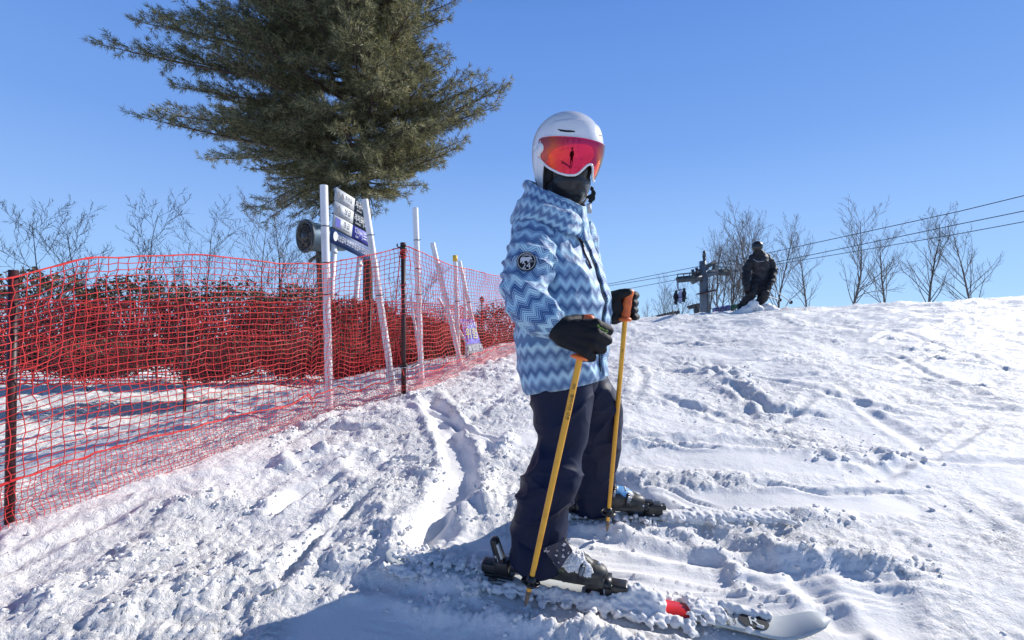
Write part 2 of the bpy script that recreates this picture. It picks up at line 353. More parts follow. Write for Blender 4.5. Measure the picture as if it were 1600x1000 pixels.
def height(X, Y, fine=True):
    X = np.asarray(X, float); Y = np.asarray(Y, float)
    z = base(X, Y)
    near = (Y > -14) & (Y < 40); fade = np.where(near, 1, 0)*(1+sstep(4, 12, Y)*.8)
    z = z+.045*noise2(X*.8, Y*.8, 1)*fade+.03*noise2(X*2.1, Y*2.1, 2)*fade*(1-.6*sstep(.8, 1.2, X)*(1-sstep(3, 4, Y)))
    if not fine: return z
    m = rough_mask(X, Y)*fade
    wx = X+.04*noise2(X*5, Y*5, 21); wy = Y+.04*noise2(X*5, Y*5, 22)
    for pts, w, h, c in LUMPS:
        d, p, _ = seg_dist(wx, wy, pts); e = np.clip(np.minimum(p, 1-p)*6+.35, 0, 1)
        k = np.exp(-(d/w)**2)*e; z = z+.6*h*k*(.75+.6*noise2(X*11, Y*11, 31)*c)
        m = np.maximum(m, c*np.clip(k*1.6, 0, 1)*.95)
    for pts, w, h in GROOVES:
        d, p, _ = seg_dist(wx, wy, pts); e = np.clip(np.minimum(p, 1-p)*8+.2, 0, 1)
        z = z-h*np.exp(-(d/w)**2)*e+.45*h*np.exp(-((d-w*1.9)/(w*.9))**2)*e
    # the scraped chute: sunken with a raised lip
    d, p, _ = seg_dist(wx, wy, SMOOTH[0][0]); z = z-.035*(1-sstep(.04, .12, d))+.018*np.exp(-((d-.13)/.035)**2)
    d, p, _ = seg_dist(X, Y, SMOOTH[1][0]); z = z-.02*(1-sstep(.12, .24, d))
    c = lambda f, s: 1-2*np.abs(noise2(wx*f, wy*f, s))
    b1 = np.abs(noise2(wx*5.5, wy*5.5, 41)); b2 = np.abs(noise2(wx*13, wy*13, 42)); b3 = np.abs(noise2(wx*29, wy*29, 43)); b4 = np.abs(noise2(wx*60, wy*60, 44))
    b5 = noise2(wx*105, wy*105, 46)
    z = z+m*(.022*b1+.015*b2*(.6+.8*noise2(X*1.7, Y*1.7, 48))+.014*b3*sstep(9, 5, Y)+.010*b4*sstep(5, 3, Y)+.0035*b5*sstep(3.2, 2.2, Y)+.008*noise2(wx*3, wy*9, 45))
    # old ski tracks crossing the slope in families of long shallow grooves
    for a, sp, w, dp, sd in ((-.28, .62, .040, .016, 61), (.55, .85, .032, .018, 62), (1.25, .95, .045, .016, 63), (-.9, 1.3, .05, .018, 64)):
        v = -X*math.sin(a)+Y*math.cos(a)+.22*noise2(X*.45, Y*.45, sd)+.02*noise2(X*3, Y*3, sd+5); u = X*math.cos(a)+Y*math.sin(a)
        ph = (v/sp+.35*noise2(u*.15, v*0, sd+9)); fr = (ph-np.floor(ph)-.5)*sp; on = sstep(-.05, .25, noise2(u*.55+np.floor(ph)*7.3, np.floor(ph)*3.1, sd+7))*fade*sstep(9, 6, Y)
        z = z+on*(-dp*np.exp(-(fr/w)**2)+.55*dp*np.exp(-((np.abs(fr)-w*1.9)/(w*.7))**2)*(1+.8*noise2(wx*15, wy*15, sd+3)))
    # edge ripples left by sideslipping skis
    for pts, w, amp, f in ((CORD, .26, .0075, 26), (CORD2, .09, .008, 30), (CORD3, .10, .004, 26), (CORD4, .12, .002, 30)):
        d, p, s = seg_dist(X, Y, pts); a = math.atan2(pts[1][1]-pts[0][1], pts[1][0]-pts[0][0])
        v = -X*math.sin(a)+Y*math.cos(a); u = X*math.cos(a)+Y*math.sin(a)
        ph = v*f+1.1*noise2(u*1.6, v*7, 51)+.5*noise2(u*5, v*9, 52)
        r = np.abs((ph % 1)-.5)*2; k = (1-sstep(w*.6, w, d))*(.35+.65*sstep(-.3, .3, noise2(u*1.5, v*11, 53)))
        z = z+amp*(r**.7)*k*1.3
        ph = v*f*.37+.9*noise2(u*1.2, v*3, 54); z = z+amp*1.6*k*np.clip(1-((ph % 1))*4, 0, 1)
    # beds pressed by the skis
    for pts, w in SKI_BEDS:
        d, p, _ = seg_dist(X, Y, pts); k = (1-sstep(w, w*1.9, d))*sstep(0, .02, p)*sstep(1, .98, p); z = z*(1-k)+(base(X, Y)+.006)*k
    return z
SKI_BEDS = []
def bed(pa, pb, back, fwd, w):
    a = np.array(G(*pa)); b = np.array(G(*pb)); d = (b-a)/np.linalg.norm(b-a); SKI_BEDS.append(([tuple(a-d*back), tuple(a+d*fwd)], w))
bed((800, 926), (1110, 986), .12, 1.15, .062); bed((893, 812), (1035, 815), .10, .55, .05)
def ground_z(x, y): return float(height(np.array([x]), np.array([y]))[0])
rows = np.concatenate([-np.geomspace(300, 8, 26)[:-1], np.linspace(-8, .4, 60)[:-1], np.geomspace(.4, 1.1, 40)[:-1], np.geomspace(1.1, 13.5, 480)[:-1], np.geomspace(13.5, 40, 40)[:-1], np.geomspace(40, 420, 25)])
NC = 640; uu = np.linspace(-1, 1, NC); uu = np.sign(uu)*(.55*np.abs(uu)+.45*np.abs(uu)**3)
hw = 1.35*np.abs(rows)+1.4; hw = np.where(rows < .4, 12, np.where(rows < 1.1, np.maximum(hw, 2.6), hw))
hw = np.interp(rows, [-300, -40, -8, 0, .4, 1.1, 3, 14, 420], [420, 80, 30, 12, 5.0, 3.0, 5.4, 21, 560])
XX = uu[None, :]*hw[:, None]; YY = np.repeat(rows[:, None], NC, 1)
ZZ = height(XX, YY)
terrain_me = mesh_np('snow_slope', np.stack([XX, YY, ZZ], -1).reshape(-1, 3), grid_faces(len(rows), NC))
ra = terrain_me.attributes.new('rough', 'FLOAT', 'POINT'); ra.data.foreach_set('value', rough_mask(XX, YY).astype(np.float32).ravel())
slope = link('snow_ground', terrain_me, M['snow_ground'], None, kind='structure')

# loose crumbs and clods of snow
def crumbs(name, pts, rads, seed, sub=1, squash=.75, fuse=None):
    V0, T0 = ICO[sub]; n = len(pts); pts = np.asarray(pts, float); rads = np.asarray(rads, float)
    rg = np.random.default_rng(seed); ax = rg.uniform(.7, 1.25, (n, 3))*np.array([1, 1, squash])
    W = V0[None]*ax[:, None, :]*rads[:, None, None]; ph = rg.uniform(0, 6.28, n); c, s = np.cos(ph)[:, None], np.sin(ph)[:, None]
    W = np.stack([W[..., 0]*c-W[..., 1]*s, W[..., 0]*s+W[..., 1]*c, W[..., 2]], -1)
    W = W+pts[:, None, :]
    q = W.reshape(-1, 3); rr = np.repeat(rads, len(V0)); f = 1.25/rr
    d = noise3(q[:, 0]*f, q[:, 1]*f, q[:, 2]*f, seed)
    c3 = np.repeat(pts, len(V0), 0); q = c3+(q-c3)*(1+.85*d)[:, None]
    T = (T0[None]+np.arange(n)[:, None, None]*len(V0)).reshape(-1, 3)
    if fuse:
        mb = MB(); mb.add(q, T); me = blob(name, mb, fuse, 0); displace(me, lambda V: fuse*.9*noise3(V[:, 0]/fuse*.22, V[:, 1]/fuse*.22, V[:, 2]/fuse*.22, seed+1)); return me
    return mesh_np(name, q, T, smooth=False)
def scatter_line(pts, w, n, rmin, rmax, rg):
    pts = np.asarray(pts); i = rg.integers(0, len(pts)-1, n); t = rg.random(n)[:, None]
    p = pts[i]+(pts[i+1]-pts[i])*t+rg.normal(0, w, (n, 2)); r = rmin+(rmax-rmin)*rg.random(n)**3
    return p, r
rg = np.random.default_rng(5); PP = []; RR = []
for pts, w, h, c in LUMPS:
    L = sum(math.dist(pts[i], pts[i+1]) for i in range(len(pts)-1)); yv = pts[0][1]
    if c < .5 or yv > 7: continue
    p, r = scatter_line(pts, w*.75, int(c*min(360, 260*L/ (1+max(0, yv-2)*.5))), .002, .013+.004*(yv > 3), rg); PP.append(p); RR.append(r)
p = np.stack([rg.uniform(-2.3, 2.6, 2600), rg.uniform(1.05, 4.2, 2600)], 1); k = rough_mask(p[:, 0], p[:, 1]) > rg.uniform(.3, 1.2, len(p)); PP.append(p[k]); RR.append(.002+.009*rg.random(k.sum())**3)
PP = np.vstack(PP); RR = np.concatenate(RR)
zz = height(PP[:, 0], PP[:, 1]); pts3 = np.stack([PP[:, 0], PP[:, 1], zz+RR*.25], 1)
o = link('snow_crumbs', crumbs('snow_crumbs', pts3, RR, 3, 1), M['snow']); tag(o, 'loose crumbs and clods of snow scattered over the piste', 'snow', kind='stuff')
big = RR > .011
o = link('snow_clods', crumbs('snow_clods', pts3[big]+np.array([.01, .01, .0]), RR[big]*1.1, 9, 2), M['snow']); tag(o, 'larger broken snow clods heaped along the ski ruts', 'snow', kind='stuff')
# ================================================================= SAFETY NETS, PIPES, SIGN
def fence_frame(fpts):
    pts = np.array(fpts); seg = np.hypot(*np.diff(pts, axis=0).T); cs = np.concatenate([[0], np.cumsum(seg)])
    # smooth the corners a little
    def at(s): return np.stack([np.interp(s, cs, pts[:, 0]), np.interp(s, cs, pts[:, 1])], -1)
    return at, cs[-1]
FAT, FLEN = fence_frame(FENCE)
def fence_s_for_px(px):
    ss = np.linspace(0, FLEN, 4000); p = FAT(ss); q = 800+F_PX*p[:, 0]/(p[:, 1]*math.cos(PITCH)); q[p[:, 1] < .2] = -9999
    i = int(np.argmin(np.abs(q-px))); return float(ss[i]), p[i]
top_tab = [(-400, 395), (-120, 420), (0, 438), (120, 405), (300, 398), (425, 412), (500, 413), (545, 405), (590, 396), (628, 386), (633, 386), (660, 399), (700, 415), (750, 428), (800, 435), (860, 441), (900, 445)]
TS = []; TZ = []
for px, py in top_tab:
    if px < 0: continue
    s, p = fence_s_for_px(px); z = P(px, py, p[1]).z; TS.append(s); TZ.append(z)
TS = [0]+TS; TZ = [TZ[0]+.0]+TZ
def cords(mb, P3, r, k=3): mb.tube(P3, r, k, cap=False)
def make_net(name, s0, s1, topz, botz, ncol, nrow, rad, off, mat, parent, wob=.006, seed=1, rsel=None, fine_bottom=0, jit=None):
    """knotted cord net hung between two heights; every strand is a real cord"""
    ss = np.linspace(s0, s1, ncol+1); tt = np.linspace(0, 1, nrow+1)
    S, T = np.meshgrid(ss, tt); base_xy = FAT(S)
    t2 = FAT(np.clip(S+.05, 0, FLEN))-FAT(np.clip(S-.05, 0, FLEN)); t2 /= np.linalg.norm(t2, axis=-1)[..., None]; nrm = np.stack([-t2[..., 1], t2[..., 0]], -1)
    zt = topz(S); zb = botz(S); Z = zb+(zt-zb)*T
    j = wob if jit is None else jit
    d = off+.04*noise2(S*1.7, T*3+seed, seed)+.02*noise2(S*6, T*8, seed+1)
    XY = base_xy+nrm*d[..., None]+t2*(j*1.6*noise2(S*23, T*19, seed+2)+.012*noise2(S*3, T*9, seed+5)*(j/.006))[..., None]
    Z = Z+j*1.4*noise2(S*21, T*23, seed+3)+.012*np.sin(S*7+T*2)*(1-T)*T*2+ .018*noise2(S*2.2, T*5, seed+7)*T*(1-T)*4
    G3 = np.concatenate([XY, Z[..., None]], -1); mb = MB()
    for i in range(nrow+1): cords(mb, G3[i], rad*(1.5 if i in (0,) else 1.0))
    for jx in range(ncol+1): cords(mb, G3[:, jx], rad*.9)
    mb.build(name, mat, parent, kind='stuff')
    return G3
gz = lambda S: height(*np.moveaxis(FAT(S), -1, 0))
fence = thing('safety_net', 'long red knotted safety net strung between dark posts along the piste edge, nearest net', 'safety net', (FENCE[2][0], FENCE[2][1], float(base(*FENCE[2]))))
topz = lambda S: np.interp(S, TS, TZ)
sR, _ = fence_s_for_px(880)
midz = lambda S: gz(S)+np.interp(S, [0, 2, 4, 7], [.20, .20, .13, .12])
make_net('net', .0, sR, topz, midz, 172, 28, .0027, -.05, M['net'], fence, seed=3)
G2 = make_net('net_skirt', .0, sR, midz, lambda S: gz(S)-.03, 344, 10, .0018, -.05, M['net'], fence, seed=3, jit=.003)
def line_along(s0, s1, zf, n=160, off=0, wob=.004, seed=3):
    S = np.linspace(s0, s1, n); xy = FAT(S); t2 = FAT(np.clip(S+.05, 0, FLEN))-FAT(np.clip(S-.05, 0, FLEN)); t2 /= np.linalg.norm(t2, axis=-1)[:, None]; nr = np.stack([-t2[:, 1], t2[:, 0]], -1)
    T = 0 if seed == 3 else 1
    xy = xy+nr*(off-.05+.04*noise2(S*1.7, S*0+(3 if T == 1 else 3)+T*3, 3))[:, None]
    return np.column_stack([xy, zf(S)+wob*noise2(S*9, S*0, 9)])
mb = MB(); mb.tube(line_along(0, sR, topz, seed=4, wob=.006), .0042, 6); mb.build('top_rope', M['net'], fence)
mb = MB(); mb.tube(line_along(0, sR, midz, wob=.006), .0036, 6); mb.build('lower_rope', M['net'], fence)
# posts of the net
def net_post(px, pyt, pyb, w, Y=None):
    s, p = fence_s_for_px(px); Y = p[1]-.05
    a = P(px, pyt, Y); b = P(px+1, pyb, Y); b.z = ground_z(b.x, b.y)-.1; r = w*pxm(Y)/2; mb = MB()
    mb.tube([b, a], r, 12); mb.tube([a+Vector((0, 0, -.01)), a+Vector((0, 0, .02))], r*1.25, 12); ps = mb.build('post', M['post'], fence)
    mb = MB(); c = a+Vector((-r*1.0, -.01, -.02)); mb.tube([c, c+Vector((-.022, 0, .0)), c+Vector((-.03, 0, .012)), c+Vector((-.026, 0, .03))], .006, 8); mb.tube([a+Vector((0, 0, -.04)), a+Vector((0, 0, -.015))], r*1.5, 12)
    mb.build('hook', M['black_plastic'], ps)
    return a, b, r
pa, pb, pr = net_post(630, 383, 618, 7.5)
for px in (20,):
    s, p = fence_s_for_px(px); a = Vector((p[0], p[1], topz(s)+.03)); b = Vector((p[0], p[1], ground_z(p[0], p[1])-.1)); mb = MB(); mb.tube([b, a], .018, 12); mb.build('post', M['post'], fence)
s, p = fence_s_for_px(884); mb = MB(); mb.tube([(p[0], p[1], ground_z(*p)-.1), (p[0], p[1], float(topz(s))+.05)], .018, 12); mb.build('post', M['post'], fence)
# gathered cords and tie strings at the post
mb = MB(); rg = np.random.default_rng(4)
for k in range(7):
    z0 = pa.z-.03-.012*k; ang = np.linspace(0, 2*PI, 16); q = [(pa.x+math.cos(t)*pr*1.35, pa.y+math.sin(t)*pr*1.35, z0+.012*math.sin(t+k)) for t in ang]; mb.tube(q, .003, 5, cap=False)
q0 = pa+Vector((-.02, -.02, -.06)); q1 = Vector((pb.x-.07, pb.y-.02, pa.z-.75)); q2 = Vector((pb.x+.005, pb.y-.02, pb.z+.27)); mb.tube([q0, q0.lerp(q1, .5)+Vector((-.01, 0, 0)), q1, q1.lerp(q2, .6), q2], .004, 6)
mb.tube([pa+Vector((.02, -.01, -.02)), pa+Vector((.05, .01, -.09)), pa+Vector((.06, .03, -.2))], .003, 6); mb.build('cord_knot', M['net'], fence)
mb = MB(); zt = P(630, 574, pa.y).z
for k in range(4):
    ang = np.linspace(0, 2*PI, 14); mb.tube([(pb.x+math.cos(t)*pr*1.5, pb.y+math.sin(t)*pr*1.5, zt+.006*k+.008*math.sin(t*1+k)) for t in ang], .005, 5, cap=False)
mb.tube([(pb.x+.02, pb.y-.03, zt), (pb.x+.07, pb.y-.04, zt+.005), (pb.x+.12, pb.y-.02, zt+.03)], .004, 5)
mb.build('tie', M['black_plastic'], fence)
mb = MB()
for e in ((.13, .03, .025), (.10, .0, .015), (-.04, -.02, -.015)): mb.tube([(pb.x, pb.y-.03, zt), (pb.x+e[0]*.5, pb.y-.04, zt+e[2]*.2), (pb.x+e[0], pb.y-.03+e[1], zt+e[2])], .0035, 5)
mb.build('white_string', M['white'], fence)

# second, finer net standing further back
FENCE2 = [(-7.5, 1.6), (-4.7, 3.1), (-2.7, 4.45), (-1.65, 5.1), (-.85, 5.9), (-.1, 7.2), (1.0, 9.4)]
FAT1, FLEN1, FAT = FAT, FLEN, fence_frame(FENCE2)[0]; L2 = fence_frame(FENCE2)[1]; FLEN = L2
f2 = thing('safety_net', 'finer faded red net standing behind the nearest net in front of the brushwood', 'safety net', (-2.7, 4.45, float(base(-2.7, 4.45))))
ssv = np.linspace(0, L2, 300); pp = FAT(ssv); px2 = 800+F_PX*pp[:, 0]/pp[:, 1]
ty = np.interp(px2, [-600, 0, 425, 520, 640, 720, 770, 830], [470, 468, 474, 470, 472, 478, 520, 560])
by = np.interp(px2, [-600, 0, 425, 520, 610, 720, 830], [610, 600, 600, 612, 585, 560, 540])
zt2 = np.array([P(a, b, c).z for a, b, c in zip(px2, ty, pp[:, 1])]); zb2 = np.array([P(a, b, c).z for a, b, c in zip(px2, by, pp[:, 1])])
zb2 = np.maximum(zb2, height(pp[:, 0], pp[:, 1], False)-.05); zt2 = np.maximum(zt2, zb2+.3)
i1 = int(np.argmin(np.abs(px2-745)))
make_net('net', .3, float(ssv[i1]), lambda S: np.interp(S, ssv, zt2), lambda S: np.interp(S, ssv, zb2), 270, 26, .0049, 0, M['net2'], f2, seed=13, wob=.007)
mb = MB(); S = np.linspace(.3, float(ssv[i1]), 120); mb.tube(np.column_stack([FAT(S), np.interp(S, ssv, zt2)]), .006, 6); mb.build('top_rope', M['net2'], f2)
for sv in np.linspace(.35, float(ssv[i1])-.05, 6):
    q = FAT(sv); mb = MB(); mb.tube([(q[0], q[1], float(base(*q))-.1), (q[0], q[1], float(np.interp(sv, ssv, zt2))+.03)], .013, 8); mb.build('post', M['post'], f2)
FAT = FAT1; FLEN = FLEN1

# white plastic pipes standing behind the near net
def pipe(top, bot, w, back, label, cap=None, name='white_pipe', base_ground=True):
    s, p = fence_s_for_px(bot[0]); Y = p[1]+back; a = P(top[0], top[1], Y+.0); b = P(bot[0], bot[1], Y)
    if base_ground:
        g = ground_z(b.x, b.y); 
        d = (a-b).normalized(); 
        if abs(d.z) > .3: b = b+d*((g-.06-b.z)/d.z)
    r = w*pxm(Y)/2; o = thing(name, label, 'pole', tuple(b), 'white pipes standing along the net')
    mb = MB(); mb.tube([b+Vector((0, 0, 0)), b.lerp(a, .33), b.lerp(a, .66), a], r, 16, cap=False)
    ax = (a-b).normalized(); mb.tube([a-ax*.12, a], r*.86, 16, cap=False); mb.tube([a-ax*.005, a+ax*.001], [r*.86, r*1.0], 16, cap=False); mb.tube([a-ax*.1, a-ax*.098], r*.85, 16)
    mb.build('pipe', M['pipe'], o)
    if cap: mb = MB(); mb.tube([a-ax*.06, a+ax*.006], r*1.08, 16); mb.build('cap', cap, o)
    # small dark wire ties round the pipe
    for t in (.52, .66, .82) if w > 8 else (.6,):
        mb = MB(); c = b.lerp(a, t); mb.tube([c-ax*.004, c+ax*.004], r*1.04, 12, cap=False); mb.tube([c+Vector((r*.9, -r*.5, 0)), c+Vector((r*1.6, -r*.8, .008))], .003, 4); mb.build('wire_tie', M['black_plastic'], o)
    return o
YEL = principled('yellow_tape', (.75, .48, .04), .5)
pipe((506, 290), (515, 641), 12, .10, 'thickest white pipe, upright left of the course sign behind the near net')
pipe((570, 312), (615, 613), 10.5, .12, 'white pipe leaning left in front of the right edge of the course sign')
pipe((649, 325), (659, 600), 9, .14, 'tall upright white pipe just right of the dark net post')
pipe((676, 380), (722, 577), 8, .12, 'white pipe leaning left between the tall upright pipe and the banner')
pipe((711, 400), (717, 572), 7, .22, 'upright white pipe with a yellow band at its top', YEL)
pipe((718, 408), (753, 568), 6, .06, 'thin leaning white pipe carrying the purple banner')
pipe((724, 418), (730, 560), 5, .55, 'thin upright white pipe right behind the yellow topped one')
pipe((641, 461), (654, 545), 4.5, 1.0, 'short thin white stake leaning behind the dark net post')
pipe((685, 466), (735, 545), 4.5, .8, 'short slanting white stake crossing behind the leaning pipe')

# purple banner hung on the net
Yb = fence_s_for_px(735)[1][1]-.05
q = [P(719, 498, Yb-.16), P(741, 500, Yb), P(754.5, 548, Yb+.02), P(733.5, 552.5, Yb-.14)]
bn = thing('warning_banner', 'purple banner with a grey foot tied to the near net between two leaning white pipes', 'banner', tuple((q[2]+q[3])/2))
def quad_sheet(name, q, mat, parent, u0=0, u1=1, v0=0, v1=1, off=0, wave=.0, th=.0015):
    """a thin slab on the bilinear patch q = tl, tr, br, bl"""
    tl, tr, br, bl = [Vector(a) for a in q]; nn = (tr-tl).cross(bl-tl).normalized(); n = 10; mb = MB(); V = []
    for sgn in (0, 1):
        for j in range(n+1):
            for i in range(n+1):
                u = u0+(u1-u0)*i/n; v = v0+(v1-v0)*j/n; p = (tl.lerp(tr, u)).lerp(bl.lerp(br, u), v)+nn*(-(off)-sgn*0+(th if sgn else 0)+wave*math.sin(u*7+v*3)); V.append(tuple(p))
    F = grid_faces(n+1, n+1); N = (n+1)**2; mb.add(V, None, np.vstack([F, F[:, ::-1]+N])); 
    e = [i for i in range(n+1)]+[(n+1)*j+n for j in range(1, n+1)]+[N-1-i for i in range(1, n+1)]+[(n+1)*(n-j) for j in range(1, n)]
    mb.add(V, None, [(e[k], e[(k+1) % len(e)], e[(k+1) % len(e)]+N, e[k]+N) for k in range(len(e))])
    return mb.build(name, mat, parent)
PUR = noisy(principled('purple_print', (.26, .21, .64), .6), (.13, .10, .42), 30); GRY = principled('grey_print', (.30, .26, .27), .6); YPR = principled('yellow_print', (.80, .68, .18), .6); WPR = M['white']
quad_sheet('banner_cloth', q, PUR, bn, v1=.74, wave=.003); quad_sheet('banner_foot', q, GRY, bn, v0=.745, wave=.003)
def on_quad(q, u, v, off=.0): 
    tl, tr, br, bl = [Vector(a) for a in q]; nn = (tr-tl).cross(bl-tl).normalized(); return (tl.lerp(tr, u)).lerp(bl.lerp(br, u), v)-nn*off
def quad_text(q, txt, u, v, size, mat, parent, off=.004, sc=(1, 1), align='CENTER'):
    ex = (on_quad(q, 1, v)-on_quad(q, 0, v)).normalized(); nn = (Vector(q[1])-Vector(q[0])).cross(Vector(q[3])-Vector(q[0])).normalized(); ey = -(nn.cross(ex)).normalized()
    dn = (on_quad(q, .5, 1)-on_quad(q, .5, 0)).normalized()
    if ey.dot(dn) > 0: ey = -ey
    return text_obj(txt, size, on_quad(q, u, v, off), ex, ey, mat, parent, font_scale=sc, align=align)
hb = (q[3]-q[0]).length
quad_text(q, '안전수칙', .5, .17, hb*.19, WPR, bn, .009, (.9, 1)); quad_text(q, '위험', .5, .45, hb*.34, YPR, bn, .009, (.8, 1)); quad_text(q, '출입금지', .5, .87, hb*.16, WPR, bn, .009)

# course sign on two grey posts
TL, TR, BR, BL = P(525, 290, 8.4), P(567.5, 322, 9.15), P(574.3, 407, 9.2), P(517.2, 379, 8.4)
e1 = (BR-BL).normalized(); nrm = e1.cross(Vector((0, 0, 1))).normalized(); e2 = (BL-TL).normalized()      # e2 points down the board
if nrm.y > 0: nrm = -nrm
W = (BR-BL).length; H = (TL-BL).length*.97; O = BL-e2*H
sg = thing('course_sign', 'blue and white ski course direction board on two posts seen through the pine boughs', 'sign', (BL.x, BL.y, float(base(BL.x, BL.y))))
DG = principled('dark_grey_panel', (.045, .06, .075), .5); BLU = principled('blue_panel', (.075, .085, .42), .5); NVY = principled('navy_panel', (.035, .075, .20), .5); WP = noisy(principled('white_panel', (.56, .58, .60), .55), (.50, .52, .54), 8)
TXG = principled('grey_print_dark', (.12, .13, .15), .6)
def pan(u0, u1, v0, v1, mat, name='panel', th=.03):
    c = O+e1*(W*(u0+u1)/2)+e2*(H*(v0+v1)/2); mb = MB(); mb.box(c, e1*(W*(u1-u0)/2), e2*(H*(v1-v0)/2), nrm*th/2); return mb.build(name, mat, sg, smooth=False)
def sp(u, v, off=.018): return O+e1*(W*u)+e2*(H*v)+nrm*off
def stext(t, u, v, size, mat, sc=(1, 1), al='CENTER'): return text_obj(t, size, sp(u, v), e1, -e2, mat, sg, font_scale=sc, align=al)
def sshape(pts, mat, name='mark'):
    mb = MB(); V = [tuple(sp(u, v, .0165)) for u, v in pts]+[tuple(sp(u, v, .019)) for u, v in pts]; n = len(pts)
    me = bpy.data.meshes.new(name); me.from_pydata(V, [], [list(range(n))[::-1], list(range(n, 2*n))]+[[i, (i+1) % n, n+(i+1) % n, n+i] for i in range(n)]); me.update(); return link(name, me, mat, sg)
circ = lambda cu, cv, ru, rv, n=24: [(cu+ru*math.cos(t*2*PI/n), cv+rv*math.sin(t*2*PI/n)) for t in range(n)]
rowv = [(.0, .225), (.245, .47), (.49, .715)]
for k, (a, b) in enumerate(rowv):
    pan(.0, .49, a, b, WP, 'white_panel'); pan(.492, 1.0, a, b, BLU if k == 2 else DG, 'name_panel'); m = (a+b)/2
    if k == 1: sshape([(.11, m-.075), (.165, m), (.11, m+.075), (.055, m)], TXG, 'diamond_mark')
    if k == 2: sshape([(.05, m-.08), (.17, m-.08), (.17, m+.08), (.05, m+.08)], BLU, 'square_mark')
    if k == 0: sshape([(.07, m-.07), (.12, m), (.07, m+.07), (.02, m)], TXG, 'diamond_mark'); sshape([(.17, m-.07), (.22, m), (.17, m+.07), (.12, m)], TXG, 'diamond_mark')
    stext(['최상급', '상급', '중급'][k], .335, m-.02, .12 if k else .09, TXG, (.72, 1)); stext(['EXPERT', 'ADVANCED', 'INTERMEDIATE'][k], .335, m+.07, .03, TXG, (.8, 1))
    stext(['재규어', '레퍼드', '디어'][k], .635, m-.025, .13, M['white'], (.60, 1.1)); stext(['JAGUAR', 'LEOPARD', 'DEER'][k], .63, m+.07, .042, M['white'], (.8, 1))
    sshape([(.775, m-.08), (.783, m-.08), (.783, m+.08), (.775, m+.08)], M['white'], 'divider')
    for r in range(3): sshape([(.81, m-.075+.05*r), (.93 if k < 2 else .90, m-.075+.05*r), (.93 if k < 2 else .90, m-.055+.05*r), (.81, m-.055+.05*r)], M['white'], 'small_print')
    if k == 2: sshape(circ(.955, m, .043, .07), M['white'], 'round_mark'); 
pan(-.03, 1.015, .745, 1.0, NVY, 'lower_panel'); sshape(circ(.08, .86, .055, .085), M['white'], 'round_mark')
stext('최상급자 코스 초·중급자 진입금지', .565, .87, .098, M['white'], (.60, 1.3))
mb = MB()
for v in (.2, .46, .72): mb.box(sp(.5, v, -.03), e1*W*.5, e2*.012, nrm*.012)
mb.build('back_rail', M['darksteel'], sg)
for px0, py0, px1, py1, w, Y in ((523, 375, 514, 520, 9, 8.5), (563, 395, 553, 500, 8, 9.05)):
    a = P(px0, py0, Y+.06); b = P(px1, py1, Y+.06); d = (a-b).normalized(); b = b-d*((b.z-float(base(b.x, b.y))+.3)/d.z); a = a+d*.5; r = w*pxm(Y)/2; mb = MB(); mb.tube([b, a], r, 14); mb.tube([P(px0-.5, py0+19, Y+.06)-d*.02, P(px0-.5, py0+19, Y+.06)+d*.02], r*1.12, 14); mb.build('post', M['pipe'], sg)
sg.children[0]

# round fan snow gun behind the thick pipe
YG = 9.6; c0 = P(477, 369, YG); c1 = P(520, 368, YG+.9)
gun = thing('snow_gun', 'round barrel of a fan snow gun on a rough pole left of the course sign', 'snow gun', (P(500, 400, YG+.5).x, YG+.5, float(base(-3.8, YG))))
axv = (c1-c0).normalized(); axv = Vector((.62, .77, .04)).normalized(); R = 25*pxm(YG)
def disc_pts(c, r, n=36):
    u = axv.cross(Vector((0, 0, 1))).normalized(); v = u.cross(axv); return [c+u*r*math.cos(t*2*PI/n)+v*r*math.sin(t*2*PI/n) for t in range(n+1)]
SG1 = noisy(principled('snow_gun_paint', (.16, .24, .30), .45, .3), (.11, .16, .2), 4)
mb = MB(); mb.tube([c0, c0+axv*.25, c0+axv*.55, c0+axv*.85], [R*.93, R*.9, R*.78, R*.72], 36, cap=False); mb.tube([c0+axv*.84, c0+axv*.86], [R*.72, R*.1], 36); mb.build('barrel', SG1, gun)
mb = MB(); mb.tube(disc_pts(c0, R*.96), .035, 8, cap=False); mb.build('nozzle_ring', M['darksteel'], gun)
mb = MB(); mb.tube([c0+axv*.1, c0+axv*.11], R*.9, 36); mb.build('fan_housing', principled('housing_dark', (.025, .02, .018), .5), gun)
mb = MB()
for k in range(5): mb.tube(disc_pts(c0-axv*.01*(k % 2), R*(.15+.17*k)), .009, 5, cap=False)
u = axv.cross(Vector((0, 0, 1))).normalized(); v = u.cross(axv)
for k in range(10): t = k*PI/5+.2; mb.tube([c0, c0+(u*math.cos(t)+v*math.sin(t))*R*.93], .010, 5)
mb.build('grille', M['greybark'], gun); mb = MB(); mb.tube([c0-axv*.06+Vector((0, 0, 0)), c0+axv*.1], [.05, .13], 16); mb.build('hub', M['darksteel'], gun)
mb = MB(); pc = P(502, 410, YG+.45); mb.tube([(pc.x, pc.y, float(base(pc.x, pc.y))-.3), (pc.x+.02, pc.y, 1.6), (pc.x-.03, pc.y, pc.z+.25)], .085, 12); mb.build('pole', M['greybark'], gun)
mb = MB(); mb.tube([P(484, 408, YG+.1), P(492, 402, YG+.3), P(503, 396, YG+.45)], .035, 8); mb.build('bracket', M['darksteel'], gun)
